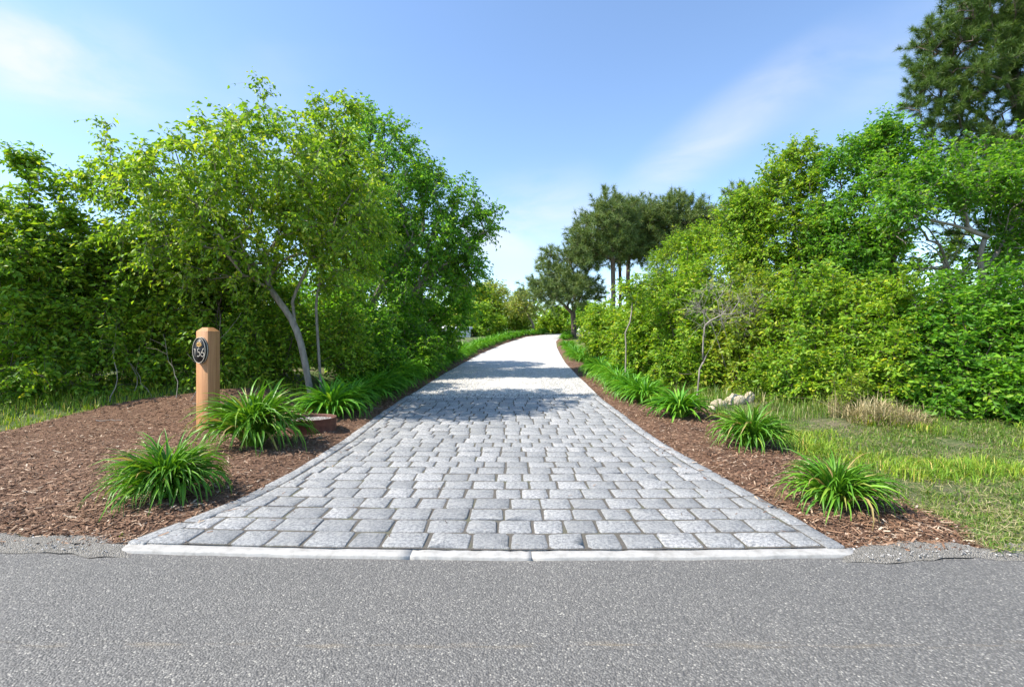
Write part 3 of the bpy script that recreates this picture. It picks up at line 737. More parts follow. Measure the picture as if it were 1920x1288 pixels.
def plant(name, label, cat, base, trunks, envs, n, per, lper, size, leafm, bark, r_base, seed, twig=.30, group=None,
          clear=0., hang=.3, width=.52, droop=.25, seg=.25, alpha=.35, r_twig=.006, flat=.5, spread=.8, shell=.35, parts=('trunk', 'crown'), bare=0, shoots=0):
    r = np.random.default_rng(seed); base = np.asarray(base, float)
    att = env_points(envs, n, r, shell)
    for _ in range(shoots):
        c, rad, *_w = envs[r.integers(0, len(envs))]; a = r.uniform(0, 6.283); q = r.uniform(.2, .95)
        p = np.asarray(c)+np.array([math.cos(a)*q*rad[0], math.sin(a)*q*rad[1], math.sqrt(max(0, 1-q*q))*rad[2]])
        up = unit(np.array([[r.normal(0, .35), r.normal(0, .3), 1.]]))[0]*r.uniform(.15, .55)*max(1, size/.12)
        att = np.concatenate([att, [p+up*.5, p+up]])
    att = att[att[:, 2] > ground(att[:, 0], att[:, 1])+.05]
    A, par, ter, DIR = grow(trunks, att, r, alpha, seg, clear)
    mb = MB(); wood(mb, A, par, ter, r_base, r_twig)
    cen = np.mean([e[0] for e in envs], 0)
    root = empty(name, base, label, cat, group)
    if per > 0:
        live = ter if bare == 0 else r.permutation(ter)[int(len(ter)*bare):]
        fork = np.array([t for t in par[live] if t >= 0]); idx = np.concatenate([live, fork[::2]])
        od = unit(.6*DIR[idx]+.5*unit(A[idx]-cen))
        sp = sprays(mb, A[idx], od, r, per, twig, spread, droop, max(.0025, r_twig*.5))
        if leafm is not None:
            v, t = leaves(sp, r, lper, size, width, hang, .18, flat)
            NTRI[0] += len(t)
            o = link(parts[1], mesh_from(parts[1], v-base, t), leafm, root)
    w = mb.mesh(parts[0], True); NTRI[0] += 2*len(w.polygons)
    w.vertices.foreach_set('co', (np.concatenate(mb.v)-base).astype(np.float32).ravel()); w.update()
    link(parts[0], w, bark, root)
    return root
def onground(px, d, dz=-.06):
    x = (px-960)/FPX*d; return V(x, d, gz(x, d)+dz)
def stems(b, k, r, reach, height):
    """several stems leaving the ground side by side"""
    out = []
    for _ in range(k):
        a = r.uniform(0, 6.28); s = r.uniform(.1, 1); o = V(math.cos(a), math.sin(a), 0)
        p0 = b+o*.18*s; p0[2] = gz(p0[0], p0[1])-.06
        out.append([p0, p0+o*reach*.35*s+V(0, 0, height*.45), p0+o*reach*s+V(0, 0, height)])
    return out
def shrub(label, px, d, envs, n, per, lper, size, leafm, seed, bark='bark_brown', group=None, k=7, r_base=.022, name='shrub', height=None, reach=None, **kw):
    r = np.random.default_rng(seed+999); b = onground(px, d, 0)
    n = int(n*.70); size = size*.98
    zt = max(e[0][2]+e[1][2] for e in envs); rx = max(e[1][0] for e in envs)
    tr = stems(b, k, r, reach or rx*.55, height or (zt-b[2])*.5)
    return plant(name, label, 'shrub', b, tr, envs, n, per, lper, size, M[leafm], M[bark], r_base, seed, group=group, parts=('stems', 'foliage'), shoots=16, **kw)

# --- the two leafy trees left of the drive
b1 = onground(588, 8.9)
t1 = [[b1, P(566, 650, 8.90), P(553, 610, 8.95), P(538, 585, 9.00), P(505, 540, 9.00), P(478, 500, 8.90), P(440, 455, 8.80), P(360, 420, 8.60)],
      [P(553, 610, 8.95), P(548, 560, 9.10), P(575, 505, 9.20), P(600, 440, 9.20), P(600, 360, 9.20)],
      [P(505, 540, 9.00), P(500, 480, 9.20), P(470, 400, 9.20), P(480, 300, 9.20)]]
plant('leafy_tree', 'leaning pale-trunked tree with wide loose crown behind the numbered post', 'tree', b1, t1,
      [pxe(430, 378, 8.50, 150, 95, 1.6, 1.3), pxe(540, 322, 8.60, 115, 92, 1.7, 1.3), pxe(520, 240, 9.10, 34, 34, .3, .5), pxe(300, 400, 8.70, 130, 70, .9, 1.1), pxe(205, 345, 8.70, 75, 24, .35, 2.2),
       pxe(640, 390, 8.90, 90, 120, 1.6), pxe(390, 480, 8.60, 150, 55, .9), pxe(640, 235, 9.20, 22, 28, .3, .5), pxe(300, 335, 8.90, 55, 20, .4, .8), pxe(200, 275, 8.90, 26, 8, .1, 1), pxe(220, 450, 8.60, 60, 22, .3)],
      560, 6, 7, .078, M['leaf_birch'], M['bark_grey'], .062, 1, twig=.34, clear=1.0, hang=.75, droop=.45, r_twig=.005, width=.56, flat=.5, shoots=14)
b1b = onground(604, 9.2)
plant('slender_tree', 'slender grey-stemmed tree rising beside the leaning trunk', 'tree', b1b,
      [[b1b, P(596, 640, 9.20), P(592, 570, 9.30), P(604, 500, 9.40), P(630, 430, 9.60)]],
      [pxe(640, 430, 9.70, 85, 130, .9), pxe(610, 330, 9.70, 60, 90, .7)],
      130, 6, 7, .08, M['leaf_birch'], M['bark_grey'], .028, 2, shoots=15, twig=.32, clear=1.2, hang=.7, droop=.4, flat=.5)
b2 = onground(708, 14.5)
t2 = [[b2, P(700, 640, 14.5), P(690, 590, 14.5), P(710, 545, 14.4), P(745, 490, 14.3), P(790, 440, 14.3)],
      [b2+V(.25, .2, 0), P(735, 610, 14.6), P(755, 560, 14.6), P(800, 520, 14.5), P(850, 490, 14.4)],
      [b2+V(-.2, .1, 0), P(680, 600, 14.8), P(660, 520, 14.8), P(680, 430, 14.8), P(700, 360, 14.8)]]
plant('leafy_tree', 'dense green tree whose crown leans out over the drive', 'tree', b2, t2,
      [pxe(725, 350, 14.5, 95, 105, 1.6, 1.2), pxe(800, 420, 14.4, 95, 90, 1.5, 1.2), pxe(865, 450, 14.2, 55, 60, 1.0, 1.2), pxe(905, 430, 14.2, 24, 22, .4), pxe(690, 480, 14.4, 90, 80, 1.4),
       pxe(800, 530, 14.3, 80, 40, 1.1), pxe(700, 270, 14.6, 60, 40, .8), pxe(870, 520, 14.3, 36, 22, .6)],
      480, 6, 7, .098, M['leaf_maple'], M['bark_grey'], .11, 3, shoots=60, twig=.38, clear=1.1, hang=.6, droop=.35, flat=.55, r_twig=.007)
b3 = onground(770, 18)
plant('leafy_tree', 'deep green tree with low boughs behind the leaning crown', 'tree', b3,
      [[b3, P(770, 620, 18), P(790, 560, 18), P(800, 480, 18)], [b3, P(800, 610, 17.8), P(830, 570, 17.6), P(860, 545, 17.5)]],
      [pxe(800, 560, 18, 75, 70, 1.6), pxe(760, 480, 18, 80, 80, 1.6), pxe(850, 590, 17.6, 35, 45, 1.2)],
      190, 6, 7, .14, M['leaf_maple'], M['bark_brown'], .09, 4, twig=.42, clear=.4, hang=.5, r_twig=.008)

# --- the hedge of shrubs left of the post
HG = 'shrubs in the left hedge'
shrub('broad shrub at the end of the hedge with a tall sprig standing up', -30, 8.50,
      [pxe(20, 530, 8.50, 130, 150, .9), pxe(-10, 465, 8.50, 100, 60, .7), pxe(40, 345, 8.50, 10, 28, .06, 4), pxe(95, 410, 8.50, 40, 28, .3), pxe(10, 680, 8.20, 120, 60, .6, .6)],
      420, 6, 7, .090, 'leaf_hedge', 11, group=HG, k=9, hang=.45)
shrub('dense hedge shrub with bare tangled stems low down, beyond the mulch', 165, 9.00,
      [pxe(170, 560, 9.00, 120, 120, .9), pxe(150, 500, 9.00, 90, 45, .7), pxe(180, 690, 8.70, 110, 50, .6, .6)],
      400, 6, 7, .085, 'leaf_hedge', 12, group=HG, k=10, hang=.4)
shrub('rounded hedge shrub under the long left bough of the leaning tree', 300, 9.50,
      [pxe(300, 560, 9.50, 110, 120, .9), pxe(310, 690, 9.20, 100, 55, .6, .6), pxe(280, 500, 9.60, 80, 40, .7)],
      400, 6, 7, .085, 'leaf_lime', 13, group=HG, k=9, hang=.4)
shrub('leafy hedge shrub directly behind the numbered cedar post', 425, 9.40,
      [pxe(430, 590, 9.50, 90, 110, .9), pxe(430, 690, 9.20, 80, 50, .6), pxe(420, 520, 9.80, 80, 60, .8)],
      360, 6, 7, .08, 'leaf_hedge', 14, group=HG, k=8, hang=.4)
shrub('fresh green shrub at the foot of the leaning tree', 520, 9.90,
      [pxe(520, 620, 9.90, 70, 80, .8), pxe(500, 690, 9.60, 60, 45, .5), pxe(640, 650, 10.10, 55, 60, .6)],
      330, 6, 7, .075, 'leaf_lime', 15, k=7, hang=.35)
shrub('bright shrub between the leaning tree and the dense tree', 660, 11.5,
      [pxe(655, 620, 11.6, 75, 70, .9), pxe(690, 670, 11.3, 60, 40, .6)],
      300, 6, 7, .085, 'leaf_maple', 16, k=7, hang=.35)
shrub('dark low shrub with crooked bare stems under the dense tree', 745, 14.2,
      [pxe(745, 640, 14.2, 70, 50, .9), pxe(790, 665, 14, 45, 25, .7)],
      200, 6, 6, .10, 'leaf_maple', 17, k=8, hang=.3, bark='bark_grey')
shrub('dark rounded shrub beside the bend where a white wall shows', 815, 19,
      [pxe(806, 648, 19, 44, 34, 1.1), pxe(780, 622, 19, 40, 42, 1.1)],
      220, 6, 6, .13, 'leaf_hedge', 18, k=7, twig=.4, r_twig=.008)
# second rank, seen over and through the first
for k, (px, py, d, rx, ry, lm, lab) in enumerate([
        (-80, 550, 11.5, 150, 120, 'leaf_hedge', 'tall shrub behind the broad end shrub of the hedge'),
        (110, 600, 12.2, 150, 90, 'leaf_lime', 'yellowish shrub filling the gap behind the tangled stems'),
        (330, 600, 12.6, 150, 80, 'leaf_lime', 'pale green shrub behind the rounded hedge shrub'),
        (560, 600, 13.5, 130, 80, 'leaf_maple', 'large shrub behind the leaning trunk'),
        (690, 580, 16.5, 90, 110, 'leaf_maple', 'large dark shrub behind the dense tree stems')]):
    shrub(lab, px, d, [pxe(px, py, d, rx, ry, 1.3), pxe(px, 680, d, rx*.9, 60, 1.0)], 360, 5, 6, .12, lm, 30+k, group='shrubs behind the hedge', k=6, twig=.4, hang=.3, r_twig=.008)

# --- right of the drive: low front shrubs
RG = 'shrubs right of the drive'
shrub('small light green shrub beside the bend lawn', 1135, 16.5, [pxe(1135, 628, 16.5, 36, 32, .8), pxe(1145, 660, 16, 36, 25, .7)], 210, 6, 7, .10, 'leaf_lime', 41, group=RG, twig=.32)
shrub('rounded green shrub with a thin crooked sapling stem in front', 1200, 13.2, [pxe(1200, 628, 13.2, 55, 46, .9), pxe(1205, 670, 12.6, 55, 36, .8)], 300, 6, 7, .09, 'leaf_lime', 42, group=RG)
shrub('green shrub behind the bare forked sapling', 1290, 11.6, [pxe(1290, 600, 11.6, 62, 80, .9), pxe(1290, 690, 11, 60, 44, .8)], 340, 6, 7, .085, 'leaf_lime', 43, group=RG)
shrub('yellowish shrub behind the grey dead branches', 1400, 10.8, [pxe(1400, 610, 10.9, 72, 75, .9), pxe(1400, 690, 10.2, 75, 45, .8)], 360, 6, 7, .08, 'leaf_yellow', 44, group=RG)
shrub('broad yellow-green shrub with reddish young tips', 1530, 9.2, [pxe(1530, 610, 9.5, 90, 75, .9), pxe(1530, 705, 8.7, 85, 45, .7)], 420, 6, 7, .08, 'leaf_lime', 45, group=RG)
shrub('dense shrub standing behind the dry straw clump', 1655, 8.4, [pxe(1655, 630, 8.6, 85, 80, .8), pxe(1650, 720, 8.0, 85, 42, .6)], 420, 6, 7, .078, 'leaf_lime', 46, group=RG)
shrub('deep green glossy shrub at the edge of the verge', 1790, 7.9, [pxe(1790, 640, 8.1, 95, 85, .8), pxe(1790, 738, 7.5, 90, 45, .6)], 440, 6, 7, .078, 'leaf_maple', 47, group=RG)
shrub('deep green shrub at the far end of the verge', 1930, 7.5, [pxe(1930, 640, 7.6, 95, 95, .8), pxe(1930, 740, 7.1, 95, 50, .6)], 420, 6, 7, .08, 'leaf_maple', 48, group=RG)
shrub('low leafy shrub beside the pale rocks', 1440, 9.3, [pxe(1440, 725, 9.2, 50, 30, .5), pxe(1480, 735, 8.8, 40, 25, .4)], 160, 5, 7, .07, 'leaf_lime', 49, twig=.22)
shrub('small yellow-green weed bush beside the straw clump', 1590, 7.6, [pxe(1590, 780, 7.5, 28, 24, .22)], 60, 5, 6, .05, 'leaf_yellow', 50, twig=.14, k=5, r_base=.008, r_twig=.003)
# --- right of the drive: trees behind the shrubs
bf = onground(1290, 17)
plant('feathery_tree', 'feathery bright green small tree in front of the pines', 'tree', bf, [[bf, P(1290, 600, 17), P(1295, 540, 17), P(1290, 470, 17)]],
      [pxe(1280, 500, 17, 60, 50, 1.0), pxe(1310, 450, 17, 36, 30, .7), pxe(1260, 550, 17, 70, 40, 1.0)], 300, 8, 10, .075, M['leaf_lime'], M['bark_brown'], .06, 61, twig=.42, width=.32, hang=.2, droop=.2)
b7 = onground(1470, 13.5)
plant('leafy_tree', 'upright fresh green tree between the feathery tree and twin-stemmed tree', 'tree', b7, [[b7, P(1470, 600, 13.5), P(1480, 520, 13.5), P(1490, 420, 13.5)], [b7, P(1440, 600, 13.4), P(1430, 520, 13.3), P(1420, 440, 13.3)]],
      [pxe(1475, 450, 13.5, 85, 100, 1.2), pxe(1500, 340, 13.5, 45, 45, .6), pxe(1430, 420, 13.5, 45, 75, .9), pxe(1420, 530, 13.3, 70, 50, 1.0), pxe(1530, 500, 13.2, 60, 60, 1.0), pxe(1385, 455, 13.5, 40, 55, .7)],
      380, 6, 7, .092, M['leaf_lime'], M['bark_brown'], .08, 62, shoots=60, twig=.38, hang=.35, r_twig=.007)
b8 = onground(1640, 12.5)
plant('leafy_tree', 'spreading green tree with open top below the near pine', 'tree', b8, [[b8, P(1640, 560, 12.5), P(1620, 480, 12.4), P(1600, 400, 12.4)], [b8, P(1665, 550, 12.4), P(1680, 460, 12.3), P(1690, 370, 12.3)]],
      [pxe(1620, 400, 12.5, 85, 85, 1.1), pxe(1600, 310, 12.5, 55, 22, .5), pxe(1690, 320, 12.5, 60, 50, .8), pxe(1570, 470, 12.4, 60, 70, 1.0), pxe(1660, 285, 12.5, 40, 25, .5), pxe(1620, 520, 12.2, 70, 45, .9)],
      370, 6, 7, .09, M['leaf_maple'], M['bark_brown'], .08, 63, shoots=60, twig=.36, hang=.35, r_twig=.007)
b9 = onground(1852, 11.2)
t9 = [[b9, P(1852, 600, 11.2), P(1846, 535, 11.2), P(1842, 505, 11.2), P(1836, 480, 11.1), P(1852, 430, 11.0), P(1862, 385, 11), P(1830, 355, 10.8), P(1800, 330, 10.7)],
      [P(1842, 505, 11.2), P(1870, 475, 11.3), P(1895, 430, 11.4), P(1920, 380, 11.5)],
      [P(1852, 445, 11.0), P(1800, 425, 10.8), P(1740, 412, 10.6), P(1690, 400, 10.5)]]
plant('twin_stemmed_tree', 'pale forked grey-stemmed tree with bare lower boughs below the pine', 'tree', b9, t9,
      [pxe(1780, 350, 10.8, 110, 50, .8), pxe(1880, 340, 11.2, 80, 50, .9), pxe(1700, 390, 10.6, 50, 45, .6), pxe(1930, 400, 11.3, 60, 80, .9), pxe(1900, 480, 11, 50, 30, .6, .5)],
      320, 6, 7, .084, M['leaf_maple'], M['bark_dead'], .065, 64, shoots=30, twig=.34, clear=1.9, hang=.3, alpha=.2, flat=.9)
b9b = onground(1797, 11.8)
plant('bare_boughed_tree', 'leaning pale trunk with thin leafless twigs beside the forked tree', 'tree', b9b,
      [[b9b, P(1795, 560, 11.8), P(1780, 510, 11.8), P(1765, 465, 11.8), P(1742, 430, 11.7), P(1710, 405, 11.6), P(1670, 390, 11.5)]],
      [pxe(1720, 470, 11.7, 80, 50, .6), pxe(1780, 490, 11.7, 70, 45, .6), pxe(1680, 430, 11.6, 40, 50, .5)],
      90, 2, 5, .085, M['leaf_lime'], M['bark_dead'], .06, 65, twig=.3, clear=1.4, bare=.72, r_twig=.006)
for k, (px, py, d, rx, ry, lm, lab) in enumerate([
        (1340, 560, 15.5, 90, 110, 'leaf_lime', 'shrub filling the slope behind the dead branches'),
        (1560, 570, 14.8, 110, 100, 'leaf_yellow', 'yellow-green shrub behind the spreading tree stems'),
        (1740, 540, 15.5, 120, 75, 'leaf_maple', 'dark shrub behind the bare leaning trunk'),
        (1930, 560, 14.5, 120, 120, 'leaf_maple', 'dark shrub behind the forked tree under the pine')]):
    shrub(lab, px, d, [pxe(px, py, d, rx, ry, 1.2), pxe(px, 660, d, rx*.9, 60, 1.0)], 320, 5, 6, .125, lm, 70+k, group='shrubs behind the right trees', k=6, twig=.4, r_twig=.008)

# bare saplings and dead wood
def bare(name, label, trunks, envs, n, rb, seed, bark='bark_dead', rt=.004, cat='sapling', clear=.5, leafm=None, per=0, lper=0, size=.05):
    return plant(name, label, cat, trunks[0][0], trunks, envs, n, per, lper, size, leafm, M[bark], rb, seed, clear=clear, r_twig=rt, alpha=.45, seg=.3, parts=('trunk', 'foliage'))
bs = onground(1304, 8.6)
bare('bare_sapling', 'bare pale forked sapling rising from behind the daylilies', [[bs, P(1312, 690, 8.6), P(1330, 655, 8.6), P(1350, 625, 8.6), P(1358, 590, 8.6)], [P(1318, 678, 8.6), P(1318, 640, 8.6), P(1322, 610, 8.6)]],
     [pxe(1365, 580, 8.6, 30, 45, .3), pxe(1325, 600, 8.6, 16, 30, .2)], 26, .015, 81, per=2, rt=.003)
bd = onground(1375, 10.2)
bare('dead_shrub', 'grey leafless dead shrub tangled among the yellowish shrubs', [[bd, P(1365, 640, 10.1), P(1350, 590, 10.05)], [bd, P(1395, 630, 10.1), P(1410, 580, 10.05)], [bd, P(1340, 620, 10.1), P(1310, 570, 10.05)]],
     [pxe(1370, 570, 10.05, 80, 50, .5), pxe(1430, 590, 10.05, 50, 40, .4), pxe(1310, 560, 10.05, 45, 30, .4)], 110, .014, 82, cat='shrub', per=2, rt=.003)
bp = onground(1172, 11.4)
bare('bare_sapling', 'thin crooked sapling stem in front of the rounded green shrub', [[bp, P(1174, 650, 11.4), P(1172, 625, 11.4), P(1184, 598, 11.4), P(1186, 560, 11.4)]],
     [pxe(1185, 545, 11.4, 22, 25, .25)], 22, .018, 83, leafm=M['leaf_lime'], per=5, lper=6, size=.085)
bh = onground(55, 8.9)
bare('fallen_branch', 'dead grey limb leaning up through the tangled hedge stems', [[bh+V(0, 0, .02), P(110, 650, 8.9), P(190, 590, 8.95)], [onground(5, 8.8), P(30, 690, 8.8), P(20, 640, 8.8)]],
     [pxe(170, 600, 8.9, 80, 30, .3), pxe(40, 640, 8.8, 50, 40, .3)], 40, .014, 84, cat='branch', clear=.1, per=2, rt=.003)

rs = np.random.default_rng(400)
for k in range(9):
    px = [20, 70, 118, 165, 205, 252, 292, 330, 350][k]; d = 8.25+rs.uniform(-.1, .25); q = onground(px, d); lean = rs.normal(0, 40); h = rs.uniform(90, 170)
    pts = resample([q, P(px+lean*.3+rs.normal(0, 8), 760-h*.4, d+.1), P(px+lean*.8, 760-h*.8, d+.2), P(px+lean*1.5, 760-h*1.25, d+.35)], .15)
    pts[1:, :2] += rs.normal(0, .012, (len(pts)-1, 2)); mb = MB(); tube(mb, pts-q, np.linspace(rs.uniform(.006, .010), .002, len(pts)), 5)
    for j in range(3):
        i = int(len(pts)*rs.uniform(.35, .85)); v_ = unit(rs.normal(0, 1, (1, 3))+np.array([[0, -.2, .6]]))[0]*rs.uniform(.2, .5)
        tube(mb, np.array([pts[i], pts[i]+v_*.5+rs.normal(0, .02, 3), pts[i]+v_])-q, np.array([.005, .004, .002]), 3)
    tag(link('dead_sapling', mb.mesh('dead_sapling', True), M['bark_dead'], None, tuple(q)), 'thin bare grey sapling at the foot of the hedge', 'sapling', 'bare saplings in the hedge')

# --- pines
def needles(pts, dirs, r, per, length, w, spread=.9):
    n = len(pts)*per; p = np.repeat(pts, per, 0); d0 = np.repeat(dirs, per, 0)
    d = unit(d0*.75+r.normal(0, spread, (n, 3))+np.array([0, 0, .12])); L = length*r.uniform(.7, 1.2, (n, 1))
    s = unit(np.cross(d, r.normal(0, 1, (n, 3))))*w
    p = p-d0*r.uniform(0, .5, (n, 1))*length
    return np.stack([p-s, p+s, p+d*L], 1).reshape(-1, 3), np.arange(n*3).reshape(-1, 3)
def pine(label, base, trunks, envs, n, tuft, per, length, w, mat, r_base, seed, name='pine_tree', clear=1.5, sub=3, spread=.9, r_twig=.012, alpha=.25, twig=.4, group=None, dead=0):
    r = np.random.default_rng(seed); base = np.asarray(base, float)
    att = env_points(envs, n, r, .45); A, par, ter, DIR = grow(trunks, att, r, alpha, .35, clear, .5)
    mb = MB(); wood(mb, A, par, ter, r_base, r_twig)
    root = empty(name, base, label, 'tree', group)
    cen = np.mean([e[0] for e in envs], 0)
    od = unit(.5*DIR[ter]+.4*unit(A[ter]-cen)+np.array([0, 0, .25]))
    b, d, ln, dr = sprays(mb, A[ter], od, r, sub, twig, .65, .0, r_twig*.5, .3)
    tips = b+d*ln[:, None]; pts = [tips]; ds = [d]
    for f in np.linspace(.62, .9, tuft): pts.append(b+d*(ln*f)[:, None]); ds.append(d)
    v, t = needles(np.concatenate(pts), np.concatenate(ds), r, per, length, w, spread)
    NTRI[0] += len(t)
    link('crown', mesh_from('crown', v-base, t), mat, root)
    wm = mb.mesh('trunk', True); wm.vertices.foreach_set('co', (np.concatenate(mb.v)-base).astype(np.float32).ravel()); wm.update()
    link('trunk', wm, M['bark_pine'], root)
bn = onground(1985, 13)
pine('near dark pine with long tufted needles towering over the right shrubs', bn,
     [[bn, P(1980, 600, 13), P(1975, 450, 13), P(1945, 300, 13), P(1910, 190, 13), P(1890, 90, 13), P(1890, -20, 13), P(1880, -120, 13)]],
     [pxe(1830, 120, 12.6, 85, 55, .9, 1.7), pxe(1860, 30, 12.6, 90, 50, .9, 2.0), pxe(1790, 175, 12.6, 70, 35, .7, 1.5), pxe(1770, 235, 12.5, 50, 16, .4, 1.3), pxe(1880, 200, 12.6, 90, 45, 1.0, 1.2), pxe(1900, 290, 12.6, 100, 50, 1.0),
      pxe(1860, -70, 13, 90, 50, 1), pxe(1740, 115, 12.6, 30, 45, .4, 1.4), pxe(1810, 285, 12.5, 70, 30, .7, 1.4), pxe(1760, 190, 12.5, 60, 26, .5, 1.6), pxe(1850, 345, 12.5, 90, 35, .8, 1.2), pxe(1980, 100, 13, 80, 150, 1.2), pxe(1900, 110, 12.7, 60, 80, .9, 1.6), pxe(1920, 20, 12.7, 60, 60, .9, 1.5), pxe(1800, 60, 12.6, 60, 40, .7, 1.5), pxe(1850, 250, 12.6, 90, 40, .8, 1.4), pxe(1990, 320, 13, 80, 100, 1.2), pxe(1960, 440, 13, 80, 70, 1.), pxe(1870, 440, 13.4, 100, 50, .8, .7)],
     720, 2, 46, .17, .0052, M['needle_near'], .20, 91, clear=1.2, twig=.42, r_twig=.011)
for k, (px, d, top, envs, rb, lab, tr) in enumerate([
    (1076, 40, 0, [pxe(1062, 500, 40, 50, 26, 2.2), pxe(1040, 535, 39.5, 52, 20, 2.0), pxe(1090, 545, 40, 34, 22, 1.8), pxe(1018, 550, 39, 28, 12, 1.4), pxe(1055, 560, 39, 50, 12, 1.8), pxe(1080, 490, 40.5, 40, 20, 1.8)], .42,
     'wide-spreading dark pine beside the bend of the drive', [(1076, 612), (1074, 580), (1066, 545), (1058, 515)]),
    (1150, 38, 0, [pxe(1128, 440, 38, 48, 32, 2.2), pxe(1150, 410, 38, 42, 28, 1.8), pxe(1110, 470, 38, 34, 20, 1.6), pxe(1160, 470, 38, 36, 18, 1.6), pxe(1142, 388, 38, 20, 14, 1.)], .34,
     'tall straight-trunked pine next to the wide-spreading one', [(1150, 590), (1150, 540), (1149, 490), (1145, 430)]),
    (1178, 41, 0, [pxe(1205, 425, 41, 56, 34, 2.2), pxe(1190, 405, 41, 46, 26, 2.0), pxe(1230, 440, 41, 40, 30, 1.8), pxe(1190, 460, 41, 46, 18, 1.6)], .34,
     'second tall pine whose bare trunk shows against the sky', [(1178, 590), (1177, 540), (1178, 490), (1190, 430)]),
    (1163, 43, 0, [pxe(1170, 440, 43, 46, 30, 2.0), pxe(1165, 480, 43, 30, 16, 1.5)], .26,
     'thinner pine trunk standing between the two tall pines', [(1163, 590), (1163, 540), (1162, 490), (1165, 440)]),
    (1275, 40, 0, [pxe(1280, 420, 40, 56, 32, 2.2), pxe(1310, 440, 40, 52, 36, 2.), pxe(1250, 470, 40, 50, 30, 2.), pxe(1270, 390, 40, 40, 16, 1.4)], .34,
     'broad olive pine behind the feathery tree', [(1275, 610), (1275, 540), (1278, 480), (1285, 420)]),
    (1370, 38, 0, [pxe(1360, 430, 38, 52, 44, 2.), pxe(1400, 420, 38, 46, 46, 2.), pxe(1385, 385, 38, 26, 18, 1.2)], .34,
     'greyish pine showing above the upright green tree', [(1370, 610), (1372, 540), (1374, 480), (1375, 420)])]):
    b = onground(px, d); trk = [[b]+[P(a, c, d) for a, c in tr]]
    if k == 0: trk += [[P(1074, 585, 40), P(1088, 555, 40), P(1098, 520, 40.3)], [P(1074, 588, 40), P(1050, 565, 39.6), P(1025, 552, 39.2)]]
    pine(lab, b, trk, envs, 150 if k in (0, 1, 2, 4) else 95, 2, 18, .42, .019, M['needle_far'], rb*.52, 100+k, clear=(2.2 if k == 0 else 4.2), sub=5, twig=1.05, r_twig=.018, spread=.9, group='pines beyond the right shrubs')

# --- far trees and bushes round the bend
def far_tree(label, px, d, crown, n, size, lm, seed, tr=None, per=5, lper=6, bark='bark_brown', rb=.14, name='background_tree', group='trees beyond the bend', clear=.8):
    b = onground(px, d); zc = np.mean([c[1] for c in crown])
    tk = [[b]+[P(a, c, d) for a, c in tr]] if tr else [[b, P(px, 600, d), P(np.mean([c[0] for c in crown]), zc, d)]]
    plant(name, label, 'tree', b, tk, [pxe(a, c, d+dz, rx, ry, rz) for a, c, rx, ry, rz, dz in crown], n, per, lper, size, M[lm], M[bark], rb, seed, twig=size*3.2, group=group, r_twig=.016, seg=.5, clear=clear, hang=.25)
far_tree('rounded yellow-green tree at the far side of the bend', 893, 44, [(880, 565, 34, 32, 2, 0), (905, 575, 34, 34, 2, 0), (868, 590, 24, 24, 1.6, 0)], 260, .24, 'leaf_yellow', 121)
far_tree('airy pale tree with thin high crown beyond the yellow-green one', 928, 52, [(925, 545, 26, 16, 1.8, 0), (945, 560, 18, 16, 1.5, 0), (908, 548, 16, 14, 1.5, 0)], 110, .22, 'leaf_pale', 122, [(928, 600), (926, 575), (925, 550)], per=4, lper=5, bark='bark_grey')
far_tree('open pale tree with crooked trunk left of the wide-spreading pine', 1000, 46, [(978, 560, 20, 14, 1.5, 0), (990, 580, 22, 12, 1.5, 0), (960, 578, 16, 10, 1.2, 0)], 90, .22, 'leaf_pale', 123, [(1000, 608), (990, 592), (980, 570)], per=4, lper=5, bark='bark_grey', rb=.12)
def far_bush(label, px, d, envs, n, size, lm, seed):
    shrub(label, px, d, [pxe(a, c, d, rx, ry, rz) for a, c, rx, ry, rz in envs], n, 5, 6, size, lm, seed, group='bushes beyond the bend', name='background_bush', twig=size*2.6, r_twig=.012, k=6, r_base=.05, seg=.4)
far_bush('rounded bright bush at the foot of the wide-spreading pine', 1045, 50, [(1045, 608, 36, 14, 1.5), (1030, 614, 24, 10, 1.2)], 170, .24, 'leaf_lime', 131)
far_bush('olive bush between the airy and open trees', 960, 55, [(955, 606, 30, 18, 2.), (985, 612, 30, 14, 1.8)], 190, .26, 'leaf_yellow', 132)
far_bush('small acid-green bush beside the far border', 936, 42, [(936, 622, 12, 12, .7)], 60, .18, 'leaf_lime', 133)
far_bush('low bush in front of the white wall', 893, 40, [(900, 614, 22, 18, 1.2), (905, 600, 20, 14, 1.)], 110, .2, 'leaf_hedge', 134)
far_bush('low bush under the tall pines', 1125, 36, [(1122, 604, 30, 13, 1.4), (1150, 602, 30, 15, 1.5)], 170, .2, 'leaf_lime', 135)
far_bush('green bush behind the small lawn shrub', 1185, 32, [(1190, 606, 40, 24, 1.6), (1238, 585, 36, 38, 1.6)], 220, .2, 'leaf_lime', 136)
far_bush('dark bush by the wide-spreading pine trunk', 1092, 45, [(1092, 600, 16, 18, .9)], 80, .2, 'leaf_maple', 137)
# the wood that closes the view: one mass of far foliage
def far_wood():
    r = np.random.default_rng(140); n = 26000
    x = r.uniform(-110, 110, n); y = 78+r.uniform(0, 26, n); hh = 2.85+(2.4+3.2*vnoise(x, y, 9, 71)+1.6*vnoise(x, y, 3, 72))
    z = 2.6+(hh-2.6)*r.random(n)**.6
    d = rand_dirs(n, r, .6); nr = unit(np.c_[r.normal(0, .6, (n, 2)), np.full(n, .8)]); nr = unit(nr-d*(nr*d).sum(1)[:, None])
    v, q = scatter_quads(np.c_[x, y, z], d, nr, r.uniform(.4, .8, n), r.uniform(.3, .55, n), .2)
    tag(link('distant_wood', mesh_from('distant_wood', v, quads=q), M['leaf_hedge']), 'far line of green woodland closing the view', 'woodland', kind='stuff')
far_wood()

